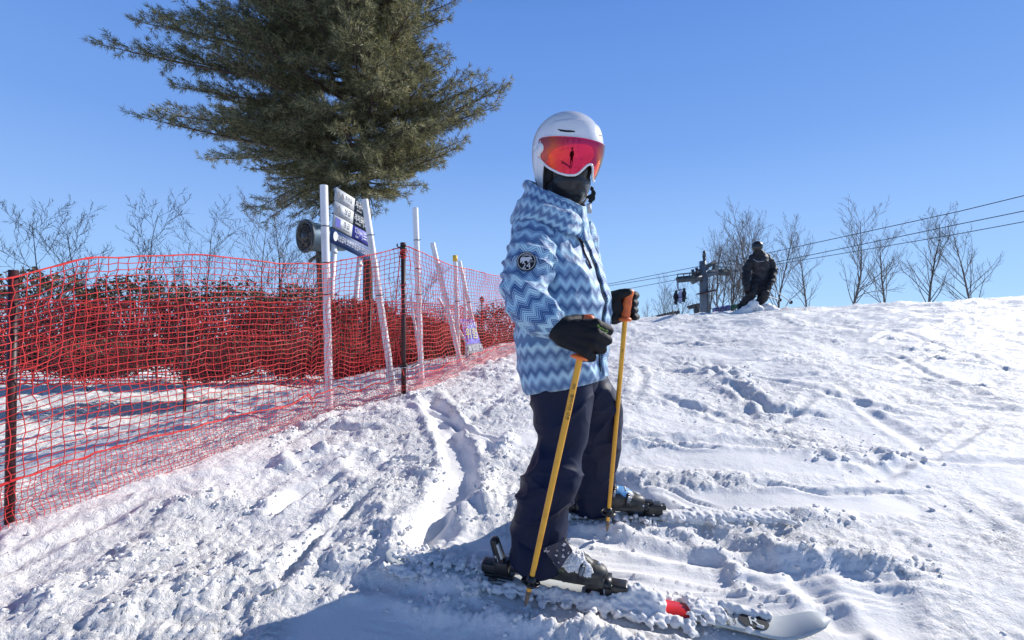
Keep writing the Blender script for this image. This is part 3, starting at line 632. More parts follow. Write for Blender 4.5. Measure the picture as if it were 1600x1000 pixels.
# ================================================================= TREES AND BRUSH
def frame_tubes(A, B, ra, rb, k=3):
    """many independent tapered segments at once"""
    A = np.asarray(A, float); B = np.asarray(B, float); n = len(A); t = B-A; t /= np.linalg.norm(t, axis=1)[:, None]+1e-9
    up = np.where(np.abs(t[:, 2:3]) < .9, np.array([[0, 0, 1.0]]), np.array([[1.0, 0, 0]])); a = np.cross(t, up); a /= np.linalg.norm(a, axis=1)[:, None]; b = np.cross(t, a)
    th = np.arange(k)*2*PI/k; ring = np.cos(th)[None, :, None]*a[:, None, :]+np.sin(th)[None, :, None]*b[:, None, :]
    V = np.concatenate([A[:, None, :]+ring*np.asarray(ra)[:, None, None], B[:, None, :]+ring*np.asarray(rb)[:, None, None]], 1).reshape(-1, 3)
    j = np.arange(k); Q = np.stack([j, (j+1) % k, k+(j+1) % k, k+j], -1)[None]+np.arange(n)[:, None, None]*2*k
    return V, Q.reshape(-1, 4)
def tufts(C, D, rg, n=22, L=(.085, .13), w=.0045, spread=.75):
    """needle bunches: C centres, D directions"""
    m = len(C); d = D[:, None, :]+rg.normal(0, spread, (m, n, 3)); d /= np.linalg.norm(d, axis=2)[..., None]
    L = rg.uniform(*L, (m, n, 1)); s = np.cross(d, rg.normal(0, 1, (m, n, 3))); s /= np.linalg.norm(s, axis=2)[..., None]+1e-9
    c = C[:, None, :]+d*0.0+D[:, None, :]*rg.uniform(-.05, .03, (m, n, 1)); tip = c+d*L; tip[..., 2] -= .010*rg.random((m, n))
    a = c+d*L*.25+s*w; b = c+d*L*.25-s*w
    V = np.stack([a, b, tip], 2).reshape(-1, 3); T = np.arange(m*n*3).reshape(-1, 3); return V, T
def pine_mat():
    m = principled('pine_needles', (.050, .075, .040), .5); b = m.node_tree.nodes['Principled BSDF']
    gi = nd(m, 'ShaderNodeNewGeometry'); r = nd(m, 'ShaderNodeValToRGB'); r.color_ramp.elements[0].color = (.050, .064, .038, 1); r.color_ramp.elements[1].color = (.42, .37, .19, 1)
    e = r.color_ramp.elements.new(.5); e.color = (.145, .148, .072, 1); lk(m, gi.outputs['Random Per Island'], r.inputs[0]); lk(m, r.outputs[0], b.inputs['Base Color'])
    tr = nd(m, 'ShaderNodeBsdfTranslucent'); lk(m, r.outputs[0], tr.inputs[0]); mx = nd(m, 'ShaderNodeMixShader'); mx.inputs[0].default_value = .42
    out = [n for n in m.node_tree.nodes if n.type == 'OUTPUT_MATERIAL'][0]; lk(m, b.outputs[0], mx.inputs[1]); lk(m, tr.outputs[0], mx.inputs[2]); lk(m, mx.outputs[0], out.inputs[0]); return m
M['needles'] = pine_mat()
def curve_pts(a, b, sag, n=8):
    a = np.array(a); b = np.array(b); t = np.linspace(0, 1, n)[:, None]; return a+(b-a)*t+np.array([0, 0, 1])*(-sag*4*t*(1-t)+0)
def pine(x, y, zb, zt, rtrunk, branches, label, seed, density=1.0, w=.0062):
    rg = np.random.default_rng(seed); o = thing('pine_tree', label, 'pine', (x, y, zb)); mb = MB()
    n = 14; tz = np.linspace(zb, zt, n); tx = x+.06*np.sin(tz*.8); tr = np.linspace(rtrunk*1.2, .03, n); trunk = np.column_stack([tx, np.full(n, y), tz]); mb.tube(trunk, tr, 12); mb.build('trunk', M['bark'], o)
    A = []; B = []; RA = []; RB = []; C = []; D = []
    for (a, b, sag) in branches:
        L = math.dist(a, b); cp = curve_pts(a, b, sag, 10); r = np.linspace(.012+.010*L, .006, 10)
        A += list(cp[:-1]); B += list(cp[1:]); RA += list(r[:-1]); RB += list(r[1:])
        bd = (np.array(b)-np.array(a))/L; side = np.cross(bd, [0, 0, 1]); side /= np.linalg.norm(side)+1e-9
        nt = int(L*8.2*density)
        for k in range(nt):
            t = .22+.78*(k+rg.random())/nt; i = min(8, int(t*9)); p = cp[i]+(cp[i+1]-cp[i])*(t*9-i)
            tl = (.22+.75*(1-t))*rg.uniform(.6, 1.15)*min(1.2, L*.36); sgn = 1 if k % 2 else -1
            d = bd*rg.uniform(.45, .9)+side*sgn*rg.uniform(.4, .95)+np.array([0, 0, rg.uniform(-.15, .38)]); d /= np.linalg.norm(d)
            q = p+d*tl+np.array([0, 0, .10*tl]); A += [p]; B += [q]; RA += [.007]; RB += [.003]
            nn = max(2, int(tl/.10))
            for j in range(nn):
                u = (j+1)/nn; c = p+(q-p)*u
                if rg.random() < .45 and j > 0:       # a small side shoot
                    dd = d+rg.normal(0, .55, 3); dd /= np.linalg.norm(dd); c2 = c+dd*rg.uniform(.06, .17); A += [c]; B += [c2]; RA += [.0035]; RB += [.002]; C.append(c2); D.append(dd)
                C.append(c); D.append(d+rg.normal(0, .2, 3))
        C.append(np.array(b)); D.append(bd+np.array([0, 0, .2]))
    V, Q = frame_tubes(A, B, RA, RB, 4); link('branches', mesh_np('branches', V, Q), M['bark'], o, kind='stuff')
    C = np.array(C); D = np.array(D); D /= np.linalg.norm(D, axis=1)[:, None]
    V, T = tufts(C, D, rg, 19, w=w*1.12, L=(.12, .19), spread=.62); link('crown', mesh_np('crown', V, T, smooth=False), M['needles'], o, kind='stuff'); print('pine tufts', len(C), 'tris', len(T))
    return o
YP = 12.0; T0 = P(572, 300, YP); br = []
def pb_(tip, start_py, dY, sag=.0): a = P(572, start_py, YP); b = P(tip[0], tip[1], YP+dY); br.append((tuple(a), tuple(b), sag))
for tip, spy, dY, sag in (((792, 135), 215, -.2, .12), ((778, 165), 215, .5, .14), ((757, 128), 200, -.6, .1), ((735, 118), 195, .6, .05), ((725, 218), 262, .0, .12), ((712, 232), 268, -.7, .15), ((690, 255), 275, .7, .1),
    ((745, 180), 235, .9, .1), ((730, 165), 240, -1.0, .1), ((700, 100), 160, -.2, .05), ((668, 108), 150, .7, .0), ((655, 60), 110, -.5, .0), ((700, 30), 80, .3, .0), ((722, -4), 55, .0, .05), ((690, -12), 40, .8, .0), ((665, 25), 80, -1.0, .0),
    ((660, 290), 285, .3, .03), ((630, 302), 290, -.8, .08), ((645, 275), 275, 1.3, .05), ((600, 310), 285, -1.8, .05), ((560, 310), 290, -1.6, .05), ((520, 310), 290, -.9, .05), ((505, 320), 290, .5, .03), ((470, 318), 280, -.6, .05), ((450, 300), 270, .9, .05),
    ((425, 280), 262, -.3, .05), ((400, 265), 255, .4, .05), ((380, 240), 245, -.9, .05), ((352, 215), 225, .2, .1), ((365, 180), 200, -.5, .1), ((330, 150), 185, .5, .1), ((350, 110), 150, -.6, .05), ((380, 75), 120, .6, .05), ((360, 40), 95, -.1, .05), ((395, 10), 60, .7, .0), ((385, -30), 30, -.4, .0),
    ((440, 200), 220, -2.2, .05), ((500, 170), 200, -2.8, .0), ((560, 240), 250, -2.8, .0), ((640, 200), 230, -2.4, .0), ((610, 140), 170, -2.8, .0), ((470, 90), 130, -2.6, .0), ((560, 70), 110, -2.9, .0), ((640, 120), 150, -2.2, .0), ((420, 20), 60, -2.2, .0), ((520, 0), 40, -2.6, .0), ((620, -10), 30, -2.2, .0),
    ((680, 195), 225, -1.6, .05), ((480, 260), 265, -2.2, .02), ((540, 285), 275, -2.4, .0), ((610, 275), 272, -2.2, .02), ((440, 245), 250, -1.4, .02)):
    pb_(tip, spy, dY, sag)
for tip, spy, dY, sag in (((436, 322), 262, -1.2, -.1), ((462, 338), 270, -1.6, -.12), ((415, 345), 255, -.4, -.1), ((478, 352), 285, -2.0, -.1), ((585, 335), 285, -1.2, -.05), ((395, 330), 250, .8, -.1)): pb_(tip, spy, dY, sag)
rg = np.random.default_rng(3)
for k in range(205):
    spy = rg.uniform(-200, 290); a = P(572, spy, YP); ph = rg.uniform(0, 2*PI); L = (3.4-.30*max(0, a.z-7.0))*rg.uniform(.72, 1.0)*(.85 if spy > 240 else 1)
    if L < .6: continue
    dx = math.cos(ph)*L
    dx *= .62 if dx > 0 else rg.uniform(1.2, 2.0)
    b = (a.x+dx, YP+math.sin(ph)*L, a.z+L*rg.uniform(.05, .28)); br.append((tuple(a), b, L*.03))
# boughs reaching up out of the frame
zg = float(base(T0.x, YP))
pine(T0.x, YP, zg-.3, 12.5, .12, br, 'tall pine whose dense needle boughs fill the upper left over the course sign', 21)

def bare_tree(x, y, zb, H, seed, label, name='bare_tree', mat='greybark', spread=.55, group=None, k=3, fan=1.0, r0=None, levels=4, cat='tree', nsub=(6, 10)):
    rg = np.random.default_rng(seed); A = []; B = []; RA = []; RB = []; T = []
    r0 = r0 or H*.012
    def limb(p, d, L, r, lev):
        n = 7 if lev == 0 else (5 if lev < 3 else 3); pts = [p]; dd = d.copy(); 
        for i in range(n):
            dd = dd+rg.normal(0, .07+.03*lev, 3)+np.array([0, 0, .05*lev]); dd /= np.linalg.norm(dd); pts.append(pts[-1]+dd*L/n)
        rr = np.linspace(r, r*.25 if lev else r*.15, n+1)
        if lev == 0: T.append((pts, rr))
        else: A.extend(pts[:-1]); B.extend(pts[1:]); RA.extend(rr[:-1]); RB.extend(rr[1:])
        if lev >= levels: return
        m = int(rg.integers(*nsub)) if lev else int(16*fan)
        for j in range(m):
            t = (.22 if lev == 0 else .2)+(.78 if lev == 0 else .8)*(j+rg.random())/m; i = min(n-1, int(t*n)); q = pts[i]+(pts[i+1]-pts[i])*(t*n-i); ax = pts[i+1]-pts[i]; ax /= np.linalg.norm(ax)
            s = rg.normal(0, 1, 3); s -= ax*np.dot(s, ax); s /= np.linalg.norm(s)
            nd_ = ax*rg.uniform(.6, 1.0)+s*spread*rg.uniform(.7, 1.3)+np.array([0, 0, .12]); nd_ /= np.linalg.norm(nd_)
            limb(q, nd_, L*(.42 if lev == 0 else .5)*(1-.55*t)*rg.uniform(.75, 1.25)*(1.15 if lev == 0 else 1), max(r*(1-t*.8)*.5, H*.0011), lev+1)
    limb(np.array([x, y, zb]), np.array([0, 0, 1.0]), H, r0, 0)
    o = thing(name, label, cat, (x, y, zb), group); mb = MB(); mb.tube(T[0][0], T[0][1], 8); mb.build('trunk', M[mat], o)
    V, Q = frame_tubes(A, B, RA, RB, k); link('branches', mesh_np('branches', V, Q), M[mat], o, kind='stuff'); return len(Q)*2
# leafless trees beyond the crest
cnt = 0
for i, (px, pyt, Y, H, lab) in enumerate((
    (1038, 440, 52, 6.5, 'small leafless tree left of the hanging lift chair'), (1062, 452, 58, 6, 'faint leafless tree right behind the lift chair'), (1012, 478, 70, 5, 'low leafless tree leftmost on the skyline'),
    (1118, 385, 50, 9, 'leafless tree with forked top just right of the lift pylon'), (1127, 395, 56, 9, 'leafless tree behind the right arm of the lift pylon'), (1146, 405, 46, 8.5, 'slim leafless tree above the green crash mat'),
    (1108, 402, 54, 8.5, 'leafless tree just behind the lift pylon column'), (1135, 382, 49, 9.5, 'leafless tree right of the forked one by the pylon arm'), (1156, 372, 47, 10, 'leafless tree left of the tall feathery one'), (1188, 352, 45, 10.5, 'leafless tree directly behind the descending skier'), (1050, 462, 50, 5.5, 'low leafless tree under the lift chair'),
    (1172, 348, 42, 10.5, 'tall feathery leafless tree above the descending skier'), (1100, 440, 64, 7, 'small leafless tree behind the foot of the lift pylon'), (1215, 365, 48, 11, 'leafless tree just right of the descending skier'),
    (1262, 385, 55, 10, 'leafless tree second to the right of the descending skier'), (1320, 350, 45, 11, 'broad leafless tree in the middle of the right hand row'), (1385, 372, 50, 10, 'leafless tree right of the middle of the right hand row'), (1450, 345, 46, 11, 'tall leafless tree second from the right edge'), (1525, 362, 44, 10, 'leafless tree nearest the right edge'))):
    t = P(px, pyt, Y); zb = t.z-H; cnt += bare_tree(t.x, Y, zb, H, 100+i, lab, spread=.62 if i != 6 else .5, group='leafless trees beyond the crest', fan=1.5, levels=3, nsub=(5, 7), r0=H*.012)
print('bare trees tris', cnt)
# bare saplings on the left behind the snow gun and by the pipes
for i, (px, pyt, Y, H, sp_, lab) in enumerate(((436, 330, 8.2, 2.6, .8, 'leafless shrub with long arching twigs at the left behind the net'), (455, 372, 9.0, 2.4, .9, 'twiggy leafless shrub below the snow gun'), (400, 350, 8.8, 2.7, .9, 'leafless shrub left of the snow gun shrubs'), (492, 395, 10.6, 2.5, .9, 'thin leafless shrub behind the thick white pipe'),
    (648, 432, 11, 2.4, .9, 'leafless shrub between the tall pipe and the dark post'), (600, 440, 11.5, 2.3, .9, 'leafless shrub under the right side of the course sign'), (690, 470, 13, 2.0, .9, 'low leafless shrub behind the banner pipes'), (330, 360, 9.5, 3.0, .9, 'leafless shrub in the gap left of the pine'), (250, 340, 9, 3.2, .85, 'tall leafless shrub far left beyond the net'), (150, 370, 8.5, 3, .85, 'leafless shrub at the far left edge'), (60, 350, 8, 3, .85, 'leafless shrub leftmost beyond the net'))):
    t = P(px, pyt, Y); zb = min(float(base(t.x, Y)), t.z-H)-.05; bare_tree(t.x, Y, zb, t.z-zb, 200+i, lab, 'bare_shrub', spread=sp_, group='leafless shrubs behind the nets', fan=1.2, levels=3, nsub=(5, 8), cat='shrub', r0=.022)
# brown brushwood: dead leaves and twigs
def leaf_mat(name, c0, c1):
    m = principled(name, c0, .8); b = m.node_tree.nodes['Principled BSDF']; gi = nd(m, 'ShaderNodeNewGeometry'); r = nd(m, 'ShaderNodeValToRGB'); r.color_ramp.elements[0].color = (*c0, 1); r.color_ramp.elements[1].color = (*c1, 1)
    lk(m, gi.outputs['Random Per Island'], r.inputs[0]); lk(m, r.outputs[0], b.inputs['Base Color']); return m
M['dead'] = leaf_mat('dead_leaves', (.05, .032, .02), (.19, .12, .065)); M['dark_green'] = leaf_mat('dark_evergreen', (.018, .022, .014), (.07, .065, .035))
def bush(px, pyt, Y, wpx, Hm, seed, label, mat, n=5200, size=.030, rag=.35):
    rg = np.random.default_rng(seed); t = P(px, pyt, Y); Wd = wpx*pxm(Y)/2; zb = t.z-Hm
    o = thing('brush_bush', label, 'bush', (t.x, Y, zb), 'brown brushwood behind the nets'); u = rg.normal(0, 1, (n, 3)); u /= np.linalg.norm(u, axis=1)[:, None]; rr = rg.uniform(.55, 1, (n, 1))**.6
    C = u*rr*np.array([Wd, Wd*.6, Hm*.55]); k = 2.2/max(Wd, .3); C = C*(1+rag*noise3(C[:, 0]*k*1.5+seed, C[:, 1]*k*1.5, C[:, 2]*k*1.5, seed))[:, None]; C = C+np.array([t.x, Y, t.z-Hm*.52])
    a = rg.normal(0, 1, (n, 3)); a /= np.linalg.norm(a, axis=1)[:, None]; b = np.cross(a, rg.normal(0, 1, (n, 3))); b /= np.linalg.norm(b, axis=1)[:, None]; s = rg.uniform(.5, 1.3, (n, 1))*size
    V = np.stack([C-a*s, C+b*s*.45, C+a*s, C-b*s*.45], 1).reshape(-1, 3); Q = np.arange(n*4).reshape(-1, 4); link('leaves', mesh_np('leaves', V, Q, smooth=False), M[mat], o, kind='stuff')
    m = 260; root = np.array([t.x, Y, zb])+rg.normal(0, .2, (m, 3))*np.array([Wd, .3, .1]); tip = C[rg.integers(0, n, m)]; mid = root*.5+tip*.5+rg.normal(0, .06, (m, 3)); V, Q = frame_tubes(np.vstack([root, mid]), np.vstack([mid, tip+(tip-mid)*.15]), np.full(2*m, .008), np.full(2*m, .003), 3); link('twigs', mesh_np('twigs', V, Q), M['greybark'], o, kind='stuff')
bl = [(462, 448, 7.6, 190, 1.15, 'brown dead-leaf bush at the left end of the net below the snow gun', 'dead'), (560, 470, 8.0, 150, .95, 'brown bush directly under the course sign', 'dead'), (640, 492, 8.8, 130, .8, 'brown bush behind the dark net post', 'dead'), (700, 500, 9.8, 130, .8, 'dark brown bush behind the leaning pipes', 'dead'),
      (782, 476, 11.0, 120, 1.2, 'dark bushy mound behind the net just left of the skier', 'dark_green'), (860, 488, 12.5, 120, 1.2, 'dark bushy mound hidden mostly behind the skier', 'dark_green'), (350, 440, 7.2, 200, 1.2, 'brown bush left of the main brushwood', 'dead'), (215, 432, 6.8, 210, 1.25, 'big brown bush far left behind the net', 'dead'), (60, 425, 6.4, 230, 1.25, 'brown bush at the left edge of the view', 'dead')]
for i, (px, py, Y, w, Hm, lab, mt) in enumerate(bl): bush(px, py, Y, w, Hm, 300+i, lab, mt, n=6500)
for i, (px, py, Y, w, Hm, lab) in enumerate(((455, 530, 5.6, 140, .38, 'low brown bush poking through the snow left of the thick white pipe'), (548, 538, 5.7, 130, .36, 'low brown bush between the thick pipe and the leaning pipe'), (640, 538, 5.8, 120, .36, 'low brown bush at the foot of the dark net post'), (700, 535, 6.0, 80, .38, 'low brown bush behind the foot of the leaning pipes'), (335, 535, 5.3, 150, .36, 'low brown bush left of the visible pipes at the net foot'), (150, 530, 5.0, 160, .36, 'low brown bush near the left end of the net foot'), (745, 520, 7.0, 60, .4, 'low brown bush behind the purple banner'))):
    bush(px, py, Y, w, Hm, 340+i, lab, 'dead', n=3000, size=.020, rag=.9)
# clump of withered leaves on the shrub at the left
# low snow bank under the brush
# far lamp post
lp = P(753, 466, 30); o = thing('lamp_post', 'small distant lamp post seen through the net left of the skier', 'lamp post', (lp.x, 30, lp.z-2.2)); mb = MB(); mb.tube([(lp.x, 30, lp.z-2.2), (lp.x, 30, lp.z)], .05, 8); mb.build('pole', M['darksteel'], o); mb = MB(); mb.tube([(lp.x, 30, lp.z-.25), (lp.x, 30, lp.z-.1), (lp.x, 30, lp.z), (lp.x, 30, lp.z+.12)], [.12, .17, .17, .02], 10); mb.build('lantern', M['darksteel'], o)
# ================================================================= SKIER
def smooth_interp(x, xp, fp, soft=True):
    """monotone-ish cubic (Catmull-Rom) interpolation"""
    xp = np.asarray(xp, float); fp = np.asarray(fp, float); m = np.gradient(fp, xp); x = np.asarray(x, float)
    i = np.clip(np.searchsorted(xp, x)-1, 0, len(xp)-2); h = xp[i+1]-xp[i]; t = np.clip((x-xp[i])/h, 0, 1)
    return (2*t**3-3*t**2+1)*fp[i]+(t**3-2*t**2+t)*h*m[i]+(-2*t**3+3*t**2)*fp[i+1]+(t**3-t**2)*h*m[i+1]
def loft_rows(rows, yaw, k, nr=170, ns=180, sq=2.15, start=PI):
    """rows: (py, pxL, pxR, Y) silhouette rows -> grid of surface points; angle 0 = front, +90 = side nearest the camera"""
    rows = np.array(rows, float); py = np.linspace(rows[0, 0], rows[-1, 0], nr)
    L = smooth_interp(py, rows[:, 0], rows[:, 1]); R = smooth_interp(py, rows[:, 0], rows[:, 2]); Y = smooth_interp(py, rows[:, 0], rows[:, 3])
    a = yaw; F = np.array([math.cos(a), -math.sin(a), 0]); N = np.array([-math.sin(a), -math.cos(a), 0])
    ph = start+np.linspace(0, 2*PI, ns+1)[:-1]; c = np.cos(ph); s = np.sin(ph); e = 2/sq
    c = np.sign(c)*np.abs(c)**e; s = np.sign(s)*np.abs(s)**e
    fac = np.max(np.abs(k*c*math.cos(a)-s*math.sin(a)))
    G = np.zeros((nr, ns, 3)); 
    for i in range(nr):
        ctr = np.array(P((L[i]+R[i])/2, py[i], Y[i])); W = (R[i]-L[i])/2*pxm(Y[i]); B = W/fac; A = k*B
        G[i] = ctr+A*c[:, None]*F+B*s[:, None]*N
    return G, ph
def grid_normals(G):
    du = np.roll(G, -1, 1)-np.roll(G, 1, 1); dv = np.gradient(G, axis=0); n = np.cross(du, dv); n /= np.linalg.norm(n, axis=2)[..., None]+1e-12
    ctr = G.mean(1, keepdims=True); sgn = np.sign(((G-ctr)*n).sum(-1).mean()); return n*sgn
def tube_grid(path, radii, squash=.85, nr=120, ns=96, up=(0, 1, 0)):
    path = np.array([tuple(p) for p in path], float); t = np.concatenate([[0], np.cumsum(np.linalg.norm(np.diff(path, axis=0), axis=1))]); T = np.linspace(0, t[-1], nr)
    Pp = np.stack([smooth_interp(T, t, path[:, i]) for i in range(3)], 1); r = smooth_interp(T, t, radii); tg = np.gradient(Pp, axis=0); tg /= np.linalg.norm(tg, axis=1)[:, None]
    up = np.array(up, float); b = up-(tg@up)[:, None]*tg; b /= np.linalg.norm(b, axis=1)[:, None]; a = np.cross(tg, b); th = np.linspace(0, 2*PI, ns+1)[:-1]
    G = Pp[:, None]+r[:, None, None]*(np.cos(th)[None, :, None]*a[:, None]+squash*np.sin(th)[None, :, None]*b[:, None]); return G, T
def grid_mesh(name, G, ulen=None, vvals=None, cap=True):
    nr, ns = G.shape[:2]; V = G.reshape(-1, 3); Fq = grid_faces(nr, ns, True); faces = [Fq]
    per = np.linalg.norm(np.roll(G, -1, 1)-G, axis=2).sum(1); ul = float(np.median(per)) if ulen is None else ulen
    if vvals is None: vvals = np.concatenate([[0], np.cumsum(np.linalg.norm(np.diff(G.mean(1), axis=0), axis=1))])
    j = np.arange(ns); i = np.arange(nr-1); uvq = np.zeros((len(Fq), 4, 2)); I, J = np.meshgrid(i, j, indexing='ij'); u0 = J/ns*ul; u1 = (J+1)/ns*ul; v0 = vvals[I]; v1 = vvals[I+1]
    uvq[:, 0] = np.stack([u0, v0], -1).reshape(-1, 2); uvq[:, 1] = np.stack([u1, v0], -1).reshape(-1, 2); uvq[:, 2] = np.stack([u1, v1], -1).reshape(-1, 2); uvq[:, 3] = np.stack([u0, v1], -1).reshape(-1, 2)
    uv = uvq.reshape(-1, 2)
    if cap:
        V = np.vstack([V, G[0].mean(0), G[-1].mean(0)]); n0 = nr*ns; T = np.vstack([np.stack([np.full(ns, n0), (j+1) % ns, j], 1), np.stack([np.full(ns, n0+1), (nr-1)*ns+j, (nr-1)*ns+(j+1) % ns], 1)]); faces = [T, Fq]; uv = np.vstack([np.zeros((len(T)*3, 2)), uv])
    return mesh_np(name, V, faces, uv)
def pick(G, px, py, N=None):
    """nearest-to-camera surface point that the photograph shows at (px,py)"""
    Q = G.reshape(-1, 3); Nn = (grid_normals(G) if N is None else N).reshape(-1, 3); d = Q-np.array([0, 0, CAM_Z])
    cp, sp_ = math.cos(PITCH), math.sin(PITCH); dep = d[:, 1]*cp+d[:, 2]*sp_; up = -d[:, 1]*sp_+d[:, 2]*cp; x = 800+F_PX*d[:, 0]/dep; y = 500-F_PX*up/dep
    e = (x-px)**2+(y-py)**2+np.where((Nn*d).sum(1) > 0, 1e6, 0); i = int(np.argmin(e)); return Vector(Q[i]), Vector(Nn[i]), i
ridge = lambda n, p=2.0: (1-np.abs(n)*1.6).clip(0, 1)**p

def zig_mat():
    m = principled('chevron_fabric', (.5, .6, .8), .62, Sheen_Weight=.2); b = m.node_tree.nodes['Principled BSDF']
    uv = nd(m, 'ShaderNodeUVMap'); uv.uv_map = 'UVMap'; sx = nd(m, 'ShaderNodeSeparateXYZ'); lk(m, uv.outputs[0], sx.inputs[0])
    def math_(op, a, b_=None, c=None):
        n = nd(m, 'ShaderNodeMath', operation=op)
        for i, v in enumerate((a, b_, c)):
            if v is None: continue
            if isinstance(v, (int, float)): n.inputs[i].default_value = v
            else: lk(m, v, n.inputs[i])
        return n.outputs[0]
    U, V = sx.outputs[0], sx.outputs[1]
    tri = math_('PINGPONG', U, .0235)                      # zigzag half period
    v2 = math_('MULTIPLY_ADD', tri, .98, V)
    # every few centimetres the zigzag phase flips, giving bands
    stripe = math_('PINGPONG', v2, .0043); st = math_('MULTIPLY', stripe, 1/.0043)
    idx = math_('FLOOR', math_('MULTIPLY', v2, 1/.0086)); wn_ = nd(m, 'ShaderNodeTexWhiteNoise'); wn_.noise_dimensions = '1D'; lk(m, idx, wn_.inputs['W'])
    band = nd(m, 'ShaderNodeTexNoise'); band.noise_dimensions = '1D'; band.inputs['Scale'].default_value = 1.0; band.inputs['Detail'].default_value = 1.5
    lk(m, math_('MULTIPLY', v2, 46), band.inputs['W'])
    per = math_('PINGPONG', v2, .029); pe = math_('MULTIPLY', per, 1/.029)
    lvl = math_('ADD', math_('ADD', math_('MULTIPLY', pe, .68), math_('MULTIPLY', band.outputs[0], .34)), math_('MULTIPLY', wn_.outputs[0], .20))     # 0.2..1.1
    dark = nd(m, 'ShaderNodeValToRGB'); e = dark.color_ramp.elements; e[0].position = .34; e[0].color = (.22, .44, .62, 1); e[1].position = .88; e[1].color = (.008, .035, .14, 1)
    for p_, c_ in ((.46, (.095, .25, .46)), (.60, (.040, .13, .34)), (.74, (.016, .065, .22))): x = e.new(p_); x.color = (*c_, 1)
    lk(m, lvl, dark.inputs[0])
    lite = nd(m, 'ShaderNodeValToRGB'); e = lite.color_ramp.elements; e[0].position = .35; e[0].color = (.55, .76, .84, 1); e[1].position = .95; e[1].color = (.08, .20, .42, 1); lk(m, lvl, lite.inputs[0])
    mx = nd(m, 'ShaderNodeMix'); mx.data_type = 'RGBA'; f = nd(m, 'ShaderNodeMapRange'); f.inputs['From Min'].default_value = .38; f.inputs['From Max'].default_value = .58; lk(m, st, f.inputs[0]); lk(m, f.outputs[0], mx.inputs[0]); lk(m, dark.outputs[0], mx.inputs[6]); lk(m, lite.outputs[0], mx.inputs[7])
    lk(m, mx.outputs[2], b.inputs['Base Color'])
    tc = nd(m, 'ShaderNodeTexCoord'); n = nd(m, 'ShaderNodeTexNoise'); n.inputs['Scale'].default_value = 34; n.inputs['Detail'].default_value = 6; n.inputs['Distortion'].default_value = .8; lk(m, tc.outputs['Object'], n.inputs[0])
    bp = nd(m, 'ShaderNodeBump'); bp.inputs['Strength'].default_value = .5; bp.inputs['Distance'].default_value = .008; lk(m, n.outputs[0], bp.inputs['Height']); lk(m, bp.outputs[0], b.inputs['Normal']); return m
M['zig'] = zig_mat()
YAW = math.radians(28)
NB = G(870, 930); skier_loc = P(885, 850, 1.95)
skier = thing('person', 'skier in white helmet, red mirrored visor and blue chevron jacket holding two yellow poles', 'person', (skier_loc.x, 1.95, .02))
SK = skier
# ---- body under the clothes: one continuous skin
mb = MB()
hip = P(893, 590, 1.95); chest = P(868, 420, 1.93); neck = P(884, 325, 1.93); head = P(887, 240, 1.93)
capsule(mb, hip, chest, .105, .12, 20); capsule(mb, chest, P(868, 380, 1.95), .12, .09, 20); capsule(mb, P(868, 400, 1.95), neck, .07, .045, 16); ell(mb, head, (.088, .082, .112)); ell(mb, P(900, 280, 1.88), (.035, .035, .04))
for pts, rr in (([P(842, 372, 1.82), P(822, 455, 1.68), P(876, 512, 1.60)], (.04, .036, .030)), ([P(902, 372, 2.08), P(912, 455, 2.16), P(962, 474, 2.07)], (.05, .042, .032)),
                ([P(882, 600, 1.89), P(870, 712, 1.84), P(842, 880, 1.78)], (.070, .050, .035)), ([P(918, 600, 2.05), P(932, 690, 2.19), P(922, 785, 2.29)], (.070, .045, .035))):
    for a, b, ra, rb in zip(pts[:-1], pts[1:], rr[:-1], rr[1:]): capsule(mb, a, b, ra, rb, 14)
SKIN = noisy(principled('skin', (.50, .30, .22), .55, Subsurface_Weight=.1), (.45, .25, .18), 20)
link('body', blob('body', mb, .014, 4), SKIN, SK)

# ---- jacket torso
rows = [(322, 872, 907, 1.92), (330, 846, 909, 1.93), (340, 822, 910, 1.94), (350, 808, 912, 1.945), (362, 800, 919, 1.95), (378, 798, 926, 1.95), (400, 799, 938, 1.95), (430, 801, 950, 1.95), (469, 803, 956, 1.95), (500, 805, 957, 1.95), (532, 807, 955, 1.95), (563, 810, 950, 1.95), (590, 815, 951, 1.95), (604, 819, 952, 1.95)]
GT, PH = loft_rows(rows, YAW, .74, 208, 240, 2.3)
# hem dips at the back, rises at the front
hem = (np.cos(PH))*(-.016)+.0; w_ = np.linspace(0, 1, GT.shape[0])**3; GT[..., 2] += w_[:, None]*(-.004+.036*np.cos(PH))[None, :]
N_ = grid_normals(GT); q = GT.reshape(-1, 3); zc = q[:, 2]
d = .010*noise3(q[:, 0]*5, q[:, 1]*5, q[:, 2]*4, 71)+.011*ridge(noise3(q[:, 0]*4+q[:, 2]*2.5, q[:, 1]*4, q[:, 2]*5-q[:, 0]*3, 72), 3)-.003+.005*ridge(noise3(q[:, 0]*9-q[:, 2]*5, q[:, 1]*8, q[:, 2]*10+q[:, 0]*3, 73), 3)
d = d+.004*noise3(q[:, 0]*16, q[:, 1]*16, q[:, 2]*14, 74)
GT = GT+N_*d.reshape(GT.shape[:2])[..., None]
GT[-6:] = GT[-6:]+(GT[-6:]-GT[-6:].mean(1, keepdims=True))*(-.012*np.arange(6)[:, None, None]); GT[-1, :, 2] += .012
vv = (GT[..., 2].max()-GT[..., 2].mean(1)); jacket = link('jacket', grid_mesh('jacket', GT, None, vv), M['zig'], SK)
NT = grid_normals(GT)
